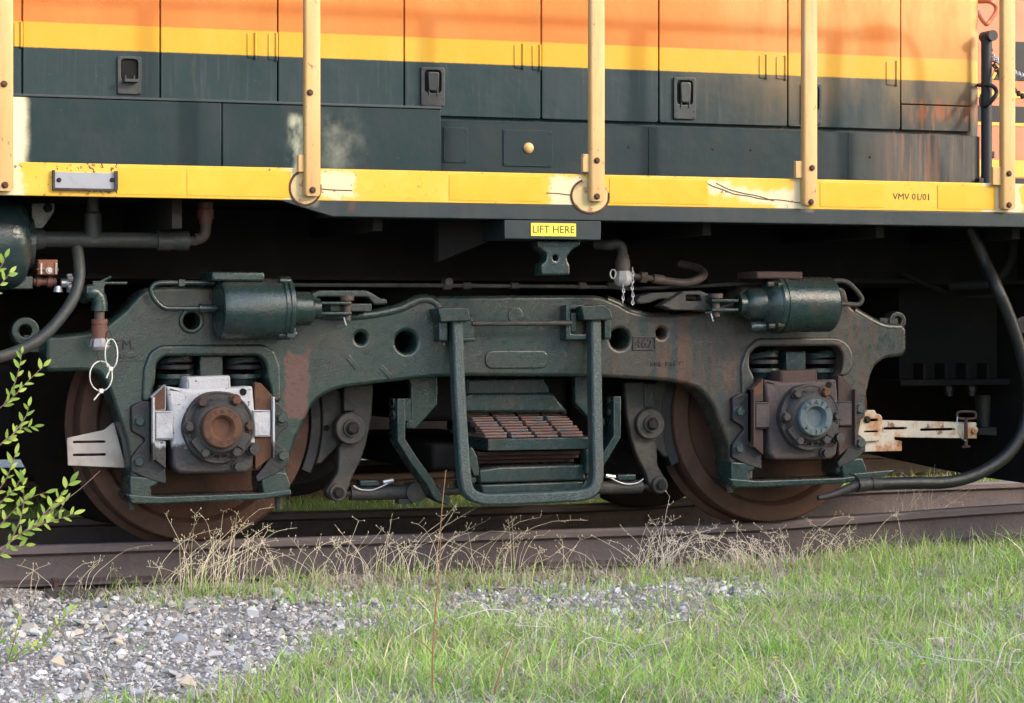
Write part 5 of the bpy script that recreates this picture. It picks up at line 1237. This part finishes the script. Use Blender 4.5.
NBIG = 0
R = rand_rot(len(X)); kinds = rng.integers(0, len(ROCKS), len(X)); cols = STONE_COL[rng.integers(0, len(STONE_COL), len(X))] * rng.uniform(.8, 1.15, (len(X), 1)); cols = cols * .72 + np.array([.44, .41, .39]) * .28
V = []; Fc = []; C = []; base = 0
for k, (rv, rf) in enumerate(ROCKS):
    ii = np.where(kinds == k)[0]
    P3 = np.einsum('nij,vj->nvi', R[ii], rv) * size[ii][:, None, None]; P3[..., 2] *= .8
    P3 += np.stack([X[ii], Y[ii], Z[ii] + size[ii] * .25], 1)[:, None, :]
    nv = len(rv); V.append(P3.reshape(-1, 3)); Fc.append((rf[None] + (np.arange(len(ii)) * nv)[:, None, None] + base).reshape(-1, 3)); C.append(np.repeat(cols[ii], nv, 0)); base += nv * len(ii)
gravel = put('gravel', np_mesh('gravel', np.concatenate(V), np.concatenate(Fc), 'stone_tint', False, np.concatenate(C)), None)
gravel['kind'] = 'stuff'; gravel['label'] = 'loose light grey gravel between the rail and the grass'; gravel['category'] = 'gravel'
# the larger stones, one by one, lying in the ballast
stone_me = []
for k, (rv, rf) in enumerate(ROCKS):
    c = np.minimum(STONE_COL[k % len(STONE_COL)] * rng.uniform(.75, 1.0), .5); stone_me.append(np_mesh('ballast_stone', rv, rf, 'stone_tint', False, np.repeat(c[None], len(rv), 0)))
X, Y, Z = sample(9000, -3.0, 2.6, -4.6, -1.12); T = turf(X, Y, Z); u, v = pix(X, Y, Z)
ok = (rng.uniform(size=len(X)) < np.where(T < .12, .9, np.where(T < .8, .18, .03)) * np.where(v < 640, 1, .45)) & (u > -10) & (u < 900) & (v < 705)
cand = np.where(ok)[0]; placed = []
for i in cand:
    if len(placed) >= 290: break
    s_ = float(np.clip(rng.lognormal(-3.75, .36), .014, .040))
    if any((X[i] - a) ** 2 + (Y[i] - b) ** 2 < (s_ + c) ** 2 * .7 for a, b, c in placed): continue
    placed.append((X[i], Y[i], s_))
    o = put('stone', stone_me[rng.integers(0, len(stone_me))], ground, (X[i], Y[i], Z[i] + s_ * .30)); o.scale = (s_, s_, s_ * .85)
    o.rotation_euler = (rng.uniform(-.5, .5), rng.uniform(-.5, .5), rng.uniform(0, 6.28))

def blades(name, X, Y, Z, H, W, col, lean, mat='blade_tint', segs=3, droop=.5, label=None, cat=None, az=None):
    n = len(X); a = rng.uniform(0, 2 * math.pi, n) if az is None else az
    d = np.stack([np.cos(a), np.sin(a)], 1); face = rng.uniform(0, 2 * math.pi, n); w = np.stack([np.cos(face), np.sin(face)], 1)
    V = []; k = 2 * segs + 1
    for j in range(segs + 1):
        t = j / segs; off = lean * H * (t ** 1.8); zz = Z + H * (t - droop * lean * t * t * .5) - .004
        cx = X + d[:, 0] * off; cy = Y + d[:, 1] * off
        if j < segs:
            ww = W * (1 - .55 * t); V.append(np.stack([cx - w[:, 0] * ww, cy - w[:, 1] * ww, zz], 1)); V.append(np.stack([cx + w[:, 0] * ww, cy + w[:, 1] * ww, zz], 1))
        else: V.append(np.stack([cx, cy, zz], 1))
    V = np.stack(V, 1).reshape(-1, 3); b = (np.arange(n) * k)[:, None]; Fs = []
    for j in range(segs - 1): Fs += [b + np.array([[2 * j, 2 * j + 1, 2 * j + 3]]), b + np.array([[2 * j, 2 * j + 3, 2 * j + 2]])]
    j = segs - 1; Fs.append(b + np.array([[2 * j, 2 * j + 1, 2 * j + 2]]))
    o = put(name, np_mesh(name, V, np.concatenate(Fs), mat, True, np.repeat(col, k, 0)), None)
    o['kind'] = 'stuff'; o['label'] = label; o['category'] = cat or 'grass'; return o
G_COL = np.array([(.31, .50, .085), (.38, .58, .115), (.25, .43, .065), (.45, .57, .16), (.33, .52, .095), (.50, .54, .20), (.68, .60, .43)])
def mixcol(pal, n, lo=.75, hi=1.2): return pal[rng.integers(0, len(pal), n)] * rng.uniform(lo, hi, (n, 1))
X, Y, Z = sample(430000, -3.9, 6.0, -5.2, -.95); T = turf(X, Y, Z); u, v = pix(X, Y, Z)
patch = .30 + 1.9 * np.clip(hn(X, Y, 4.2, 1.1) * 1.3 - .18, 0, 1) * np.clip(.15 + 1.3 * hn(X, Y, 13, 4.0), 0, 1.3)
keep = (rng.uniform(size=len(X)) < T ** 1.2 * patch * .33) & (u > -260) & (u < 1500) & (v < 790)
X, Y, Z, T = X[keep], Y[keep], Z[keep], T[keep]; n = len(X)
tuft = hn(X, Y, 17, 2.0) * hn(X, Y, 29, .6) * 2.0
H = np.clip(rng.lognormal(-3.15, .48, n) * (.6 + tuft), .012, .17) * (.55 + .5 * T)
tone = (.72 + .55 * hn(X, Y, 3.1, 5.5))[:, None] * np.stack([.85 + .35 * hn(X, Y, 6.3, 8.0), np.ones(n), .8 + .4 * hn(X, Y, 6.3, 8.0)], 1)
blades('meadow_grass', X, Y, Z, H, rng.uniform(.0015, .0034, n), mixcol(G_COL, n, .6, 1.2) * tone, rng.uniform(.1, 1.2, n), label='short pale green grass growing over the ballast on the right')
X, Y, Z = sample(37000, -3.9, 6.0, -5.2, -1.15); T = turf(X, Y, Z); u, v = pix(X, Y, Z)
keep = (rng.uniform(size=len(X)) < np.clip(T, .05, 1) * np.clip((hn(X, Y, 5.1, 7.7) - .42) * 4, .05, 1) * .75) & (u > -260) & (u < 1500) & (v < 790)
X, Y, Z = X[keep], Y[keep], Z[keep]; n = len(X)
blades('low_weeds', X, Y, Z, rng.uniform(.012, .06, n), rng.uniform(.004, .009, n), mixcol(np.array([(.22, .34, .09), (.27, .40, .12), (.18, .29, .10)]), n), rng.uniform(.4, 1.6, n), label='broad leaved green weeds scattered through the grass', cat='weeds', segs=4)
# bleached thatch and litter, thickest in the strip along the rail
D_COL = np.array([(.46, .38, .28), (.56, .49, .39), (.38, .29, .21), (.64, .59, .51), (.30, .21, .15)])
X, Y, Z = sample(250000, -3.9, 6.0, -5.2, -.90); u, v = pix(X, Y, Z); T = turf(X, Y, Z)
strip = np.exp(-((Y + 1.20) / .24) ** 2) * np.interp(u, [0, 90, 150, 260, 330, 860, 950, 1024], [.05, .12, .45, .8, 1, 1, .7, .5])
keep = (rng.uniform(size=len(X)) < np.clip(strip * 1.0 * (.3 + hn(X, Y, 9, .7)) + .26 * np.clip(T, .06, 1) * (.4 + 1.2 * hn(X, Y, 4.6, 6.1)), 0, 1)) & (u > -260) & (u < 1500) & (v < 790)
X, Y, Z = X[keep], Y[keep], Z[keep]; n = len(X); st = strip[keep]
blades('dry_grass', X, Y, Z, np.clip(rng.lognormal(-2.95, .5, n), .015, .18), rng.uniform(.0010, .0024, n), mixcol(D_COL, n), rng.uniform(.3, 1.9, n), droop=.7, label='bleached dry grass and litter along the rail')
# fallen leaves and bark crumbs in the same strip
X, Y, Z = sample(11000, -3.2, 4.4, -1.75, -.86); u, v = pix(X, Y, Z)
strip = np.exp(-((Y + 1.16) / .18) ** 2) * np.interp(u, [0, 90, 150, 260, 330, 860, 950, 1024], [.15, .3, .5, .8, 1, 1, .5, .3])
keep = rng.uniform(size=len(X)) < strip * (.35 + hn(X, Y, 8, 3.1)) * .8; X, Y, Z = X[keep], Y[keep], Z[keep]; n = len(X)
blades('leaf_litter', X, Y, Z + .006, rng.uniform(.006, .022, n), rng.uniform(.004, .012, n), mixcol(np.array([(.30, .17, .10), (.22, .14, .10), (.38, .27, .18), (.16, .11, .085), (.45, .36, .27)]), n), rng.uniform(1.0, 3.2, n), label='brown fallen leaves and bark crumbs lying along the rail', cat='leaf litter')
# fresh tufts mixed in along the rail
X, Y, Z = sample(55000, -2.4, 6.0, -1.75, -.98); u, v = pix(X, Y, Z)
keep = (rng.uniform(size=len(X)) < np.clip((hn(X, Y, 6, 3.3) - .40) * 3, 0, 1) * np.interp(u, [0, 120, 250, 400, 700, 860, 1024], [0, .10, .7, .6, .35, .8, .9]) * .5) & (u > 60) & (u < 1500)
X, Y, Z = X[keep], Y[keep], Z[keep]; n = len(X)
blades('tall_grass', X, Y, Z, np.clip(rng.lognormal(-2.65, .40, n), .03, .19), rng.uniform(.0012, .0026, n), mixcol(G_COL * .92, n), rng.uniform(.1, .8, n), label='taller green grass tufts growing against the rail')
# grass beyond the locomotive
X, Y, Z = sample(60000, -3.5, 7.0, 1.5, 3.9); n = len(X)
blades('far_grass', X, Y, Z, np.clip(rng.lognormal(-2.7, .35, n), .03, .16), rng.uniform(.002, .004, n), mixcol(G_COL * .5, n), rng.uniform(.1, .9, n), label='grass between the two tracks, seen under the truck')  # blade colours halved to imitate the shade beyond the locomotive

# tall dry stalks with seed heads: clumps one can point to
def clump(label, base_px, z_off, n, h, spread, az0, azs, seeds=True, colr=(.80, .71, .52), green=0):
    g = GG(*base_px); zb = g.z; t = root('dry_grass_clump', (g.x, g.y, zb), label, 'grass clump', 'dry grass clumps along the rail')
    m = MB(); sd_ = MB()
    for i in range(n):
        a = az0 + random.uniform(-azs, azs); hh = h * random.choice((1, .8, .55, .4)) * random.uniform(.6, 1.1); ln = random.uniform(.1, 1.3) * hh; a = a if random.random() < .6 else random.uniform(0, 6.28)
        bx = g.x + random.gauss(0, spread); by = g.y - .02 + random.gauss(0, .06)
        pts = [Vector((bx + math.cos(a) * ln * t_ ** 2, by + .6 * math.sin(a) * ln * t_ ** 2, zb - .01 + hh * (t_ - .28 * t_ ** 3 * random.uniform(.3, 1.2)))) for t_ in (0, .3, .55, .8, 1)]
        m.tube(pts, .0012, 3, 2, r1=.0006)
        if seeds:
            for k in range(random.randint(2, 5)):
                t_ = random.uniform(.62, 1); p = pts[3].lerp(pts[4], (t_ - .62) / .38); q = p + Vector((random.uniform(-.028, .028), random.uniform(-.02, .02), random.uniform(-.006, .028)))
                m.tube([p, q], .0006, 3, smooth=False); sd_.lathe(q - Vector((0, 0, .003)), (random.uniform(-.4, .4), 0, 1), [(0, .0004), (.003, .0019), (.008, .0004)], 4)
    for mb, nm in ((m, 'stalks'), (sd_, 'seed_heads')):
        if not mb.v: continue
        me = np_mesh_poly(nm, mb, colr); o = put(nm, me, t); o['kind'] = 'stuff'
def np_mesh_poly(nm, mb, colr):
    me = bpy.data.meshes.new(nm); me.from_pydata(mb.v, [], mb.f); me.update(); at = me.attributes.new('tint', 'FLOAT_COLOR', 'POINT')
    c = np.tile(np.array([*colr, 1.0], np.float32), (len(mb.v), 1)); c[:, :3] *= rng.uniform(.85, 1.12, (len(mb.v), 1)); at.data.foreach_set('color', c.ravel()); me.materials.append(MATS['blade_tint']); return me
clump('tan dry grass clump in front of the left wheel', (205, 588), 0, 60, .46, .10, .6, .9)
clump('thin dry stalks by the rail between left wheel and swing hanger', (300, 585), 0, 26, .30, .14, .9, 1.2)
clump('sparse dry stalks with seed heads under the left half of the spring', (385, 580), 0, 30, .36, .16, .5, 1.4)
clump('dry seeded grass by the rail below the swing hanger', (505, 578), 0, 34, .36, .20, .8, 1.6)
clump('fine pale seed grass in front of the rail left of the right wheel', (655, 574), 0, 42, .40, .06, 1.4, 1.5, colr=(.72, .66, .56))
clump('bent tangle of dry straw against the rail below the right wheel', (745, 568), 0, 85, .25, .16, 2.9, .9, colr=(.76, .67, .54))
clump('tall leaning dry stalks by the rail at the right edge', (905, 546), 0, 40, .46, .06, .25, .5, colr=(.80, .70, .56))
clump('single pale weed stalks below the brake hose', (835, 562), 0, 26, .34, .12, 1.2, 1.5)
clump('few thin stalks by the rail at the left edge', (60, 592), 0, 12, .26, .16, .4, .8)
# long bent bleached stems lying in the meadow
stem_at = [(560, 648, 'bleached bent straw stems standing in the grass, near the middle'), (520, 640, 'bleached straw stems lying beside the red stalk'), (905, 668, 'pale broken straw stems in the grass at lower right'), (985, 672, 'grey dry straw tuft in the lower right corner'), (590, 668, 'two pale straws in the grass near the lower middle')]
for x, y, lb in stem_at:
    g = G(x, y, -.235); zb = float(ground_z(g.x, g.y)); t = root('straw_stems', (g.x, g.y, zb), lb, 'straw', 'straw stems in the grass'); m = MB()
    for k in range(5 if x < 950 else 14):
        a = random.uniform(0, 6.28); L_ = random.uniform(.12, .36); h_ = random.uniform(.02, .14); bx = g.x + random.gauss(0, .09); by = g.y + random.gauss(0, .10)
        m.tube([Vector((bx, by, zb)), Vector((bx + .25 * L_ * math.cos(a), by + .25 * L_ * math.sin(a), zb + h_ * .8)), Vector((bx + .6 * L_ * math.cos(a), by + .6 * L_ * math.sin(a), zb + h_)), Vector((bx + L_ * math.cos(a + random.uniform(-.5, .5)), by + L_ * math.sin(a), zb + h_ * random.uniform(.4, 1.5)))], .0018, 4, 2, r1=.0009)
    o = put('stems', np_mesh_poly('stems', m, (.74, .70, .62)), t); o['kind'] = 'stuff'
# reddish stalks
def stalk(lb, pts, zg, side=()):
    g = G(pts[0][0], pts[0][1], zg); Yk = g.y; t = root('weed_stalk', (g.x, g.y, float(ground_z(g.x, g.y))), lb, 'weed stalk', 'reddish weed stalks')
    m = MB(); m.tube([P(x, y, Yk) for x, y in pts], .0034, 6, 5, r1=.0012); st = m.build('stem', 'red_stalk', t)
    for sp in side:
        m = MB(); m.tube([P(x, y, Yk + .02 * i) for i, (x, y) in enumerate(sp)], .0024, 5, 4, r1=.0008); m.build('side_shoot', 'red_stalk', t)
stalk('tall thin reddish weed stalk standing before the swing hanger', [(433, 700), (432.5, 660), (434, 630), (437, 595), (440, 555), (441, 520), (446, 470)], -.245, ([(433, 655), (425, 645), (410, 635), (395, 626)], [(433, 640), (440, 632), (446, 624)]))
stalk('short leaning reddish weed stalk right of the tallest one', [(492, 705), (499, 676), (506, 655), (512, 640)], -.245)
stalk('short brown twig leaning in the grass at the right edge', [(1000, 588), (1012, 577), (1030, 562)], -.20)
# yellow flowers
FL = [' in the grass below the brake hose, upper right', ' at the lower right, left of the pale straw', ' by the right edge of the picture', ' among the broken straw at lower right', ' in the grass right of the middle', ' at the bottom edge right of the middle', ' between the middle and the straw on the right', ' highest of those near the middle', ' alone in the grass right of the lowest one']
for i, (x, y) in enumerate(((955, 614), (839, 658), (1002, 650), (922, 668), (640, 640), (712, 678), (796, 650), (657, 622), (774, 664))):
    g = G(x, y, -.21); m = MB(); zb = float(ground_z(g.x, g.y)); m.tube([(g.x, g.y, zb), (g.x + .004, g.y, zb + .05)], .0012, 4, smooth=False)
    for k in range(5):
        a = k * 1.2566; m.lathe((g.x + .004 + .006 * math.cos(a), g.y + .006 * math.sin(a), zb + .05), (0, 0, 1), [(0, .0005), (.002, .005), (.004, .0005)], 6)
    o = m.build('yellow_flower', 'sign_yellow', None, smooth=False); o['label'] = ('tiny yellow flower', 'small yellow bloom')[i % 2] + FL[i]; o['category'] = 'flower'; o['group'] = 'yellow flowers in the grass'

# leafy shrub at the left edge
g = G(-60, 640, -.235); YS_ = g.y + .35
shrub = root('leafy_shrub', (P(-40, 640, YS_).x, YS_, -.24), 'young shrub with bright green leaves reaching in from the left edge', 'shrub')
def leaf_mesh(k):
    r = random.Random(k); V = []; Fs = []; n = 6; c = .12
    for i in range(n + 1):
        t = i / n; w = .22 * math.sin(math.pi * min(1, t * .94 + .05)) ** .8 * (1 - .25 * t); z = -.12 * t * t
        V += [(-w, t, z + c * w), (0, t, z), (w, t, z + c * w)]
    for i in range(n):
        a = 3 * i; Fs += [(a, a + 1, a + 4, a + 3), (a + 1, a + 2, a + 5, a + 4)]
    me = bpy.data.meshes.new('leaf'); me.from_pydata(V, [], Fs); me.update(); me.shade_smooth(); at = me.attributes.new('tint', 'FLOAT_COLOR', 'POINT')
    cc = [(.32, .44, .06), (.24, .36, .05), (.42, .52, .10), (.19, .31, .06), (.28, .41, .07)][k % 5]
    at.data.foreach_set('color', np.tile(np.array([*cc, 1], np.float32), len(V)).ravel()); me.materials.append(MATS['leaf_tint']); return me
LEAVES = [leaf_mesh(k) for k in range(5)]
def twig(pts, n, L_, r=.0028, t0=.1):
    n = n if n < 3 else int(n * 1.3); r *= 1.15
    ps = [P(x, y, YS_ + dy) for x, y, dy in pts]; cl = catmull(ps, 6)
    m = MB(); m.tube(ps, r, 6, 5, r1=.001); tw = m.build('twig', 'twig', shrub)
    for k in range(n):
        t = t0 + (1 - t0) * (k + random.uniform(-.2, .2)) / max(1, n - 1); i = min(len(cl) - 2, max(0, int(t * (len(cl) - 1)))); p = cl[i]; d = (cl[i + 1] - cl[i]).normalized()
        sd_ = (1 if k % 2 else -1); side = Vector((-d.z, 0, d.x)) * sd_
        dirv = (d * random.uniform(.5, 1.1) + side * random.uniform(.5, 1.1) + Vector((0, random.uniform(-.5, .5), random.uniform(0, .35)))).normalized()
        if k == n - 1: dirv = d
        o = put('leaf', LEAVES[random.randrange(5)], tw, p); s_ = L_ * random.uniform(.75, 1.2); o.scale = (s_ * random.uniform(.75, 1.15), s_, s_ * random.uniform(-.5, 2.6))
        yv = dirv; zv = Vector((random.uniform(-.5, .5), -1, random.uniform(-.1, .9))); zv = (zv - yv * zv.dot(yv)).normalized(); xv = yv.cross(zv)
        o.rotation_euler = Matrix((xv, yv, zv)).transposed().to_euler()
LF = .042
twig([(-60, 450, 0), (-20, 425, 0), (0, 408, 0), (14, 396, -.02), (27, 382, 0), (46, 364, .03)], 9, LF, t0=.45)
twig([(4, 405, 0), (14, 385, .02), (19, 368, 0), (22, 352, 0)], 7, LF * .9)
twig([(-60, 500, 0), (-20, 470, 0), (0, 445, -.02), (12, 435, 0), (24, 428, .02), (36, 426, 0)], 8, LF, t0=.45)
twig([(8, 440, -.02), (18, 428, 0), (26, 416, 0), (29, 405, 0)], 6, LF * .9)
twig([(-60, 560, 0), (-15, 520, 0), (3, 500, 0), (14, 490, 0), (22, 475, .02)], 9, LF * .95, t0=.4)
twig([(-80, 600, 0), (-20, 562, -.02), (6, 545, 0), (26, 530, 0), (44, 514, 0), (58, 498, .02), (72, 480, 0)], 14, LF * 1.05, .0036, .35)
twig([(20, 534, 0), (38, 526, -.02), (56, 520, 0), (76, 513, 0)], 9, LF)
twig([(44, 516, 0), (60, 504, 0), (80, 489, 0), (100, 471, .02)], 1, LF * .3, .0022, .2)
twig([(10, 542, 0), (20, 520, 0), (24, 500, .02), (22, 480, 0)], 8, LF)
twig([(-30, 575, 0), (0, 555, 0), (10, 548, 0), (28, 545, .02)], 6, LF)
twig([(-40, 320, 0), (-14, 300, 0), (0, 285, 0), (11, 272, 0)], 5, LF, t0=.5)
twig([(-30, 300, 0), (-12, 280, 0), (0, 268, 0), (6, 256, 0)], 3, LF * .9, t0=.6)
twig([(-20, 712, -1.25), (4, 672, -1.2), (12, 648, -1.2), (19, 620, -1.22)], 11, LF * .8)
twig([(6, 670, -1.2), (22, 650, -1.22), (38, 646, -1.2)], 8, LF * .75)
twig([(12, 712, -1.1), (34, 662, -1.1), (46, 640, -1.1), (60, 622, -1.12), (74, 608, -1.1)], 9, LF * .75, .002, .45)
twig([(-25, 690, -1.2), (-8, 660, -1.2), (2, 632, -1.22)], 7, LF * .75)
twig([(-40, 555, .05), (-5, 530, .05), (12, 512, .04), (30, 498, .05), (48, 492, .05)], 8, LF)
twig([(-30, 520, .05), (0, 488, .06), (10, 470, .05), (16, 452, .06)], 8, LF)
twig([(30, 528, 0), (44, 522, .03), (58, 512, .02), (66, 500, .03)], 6, LF)
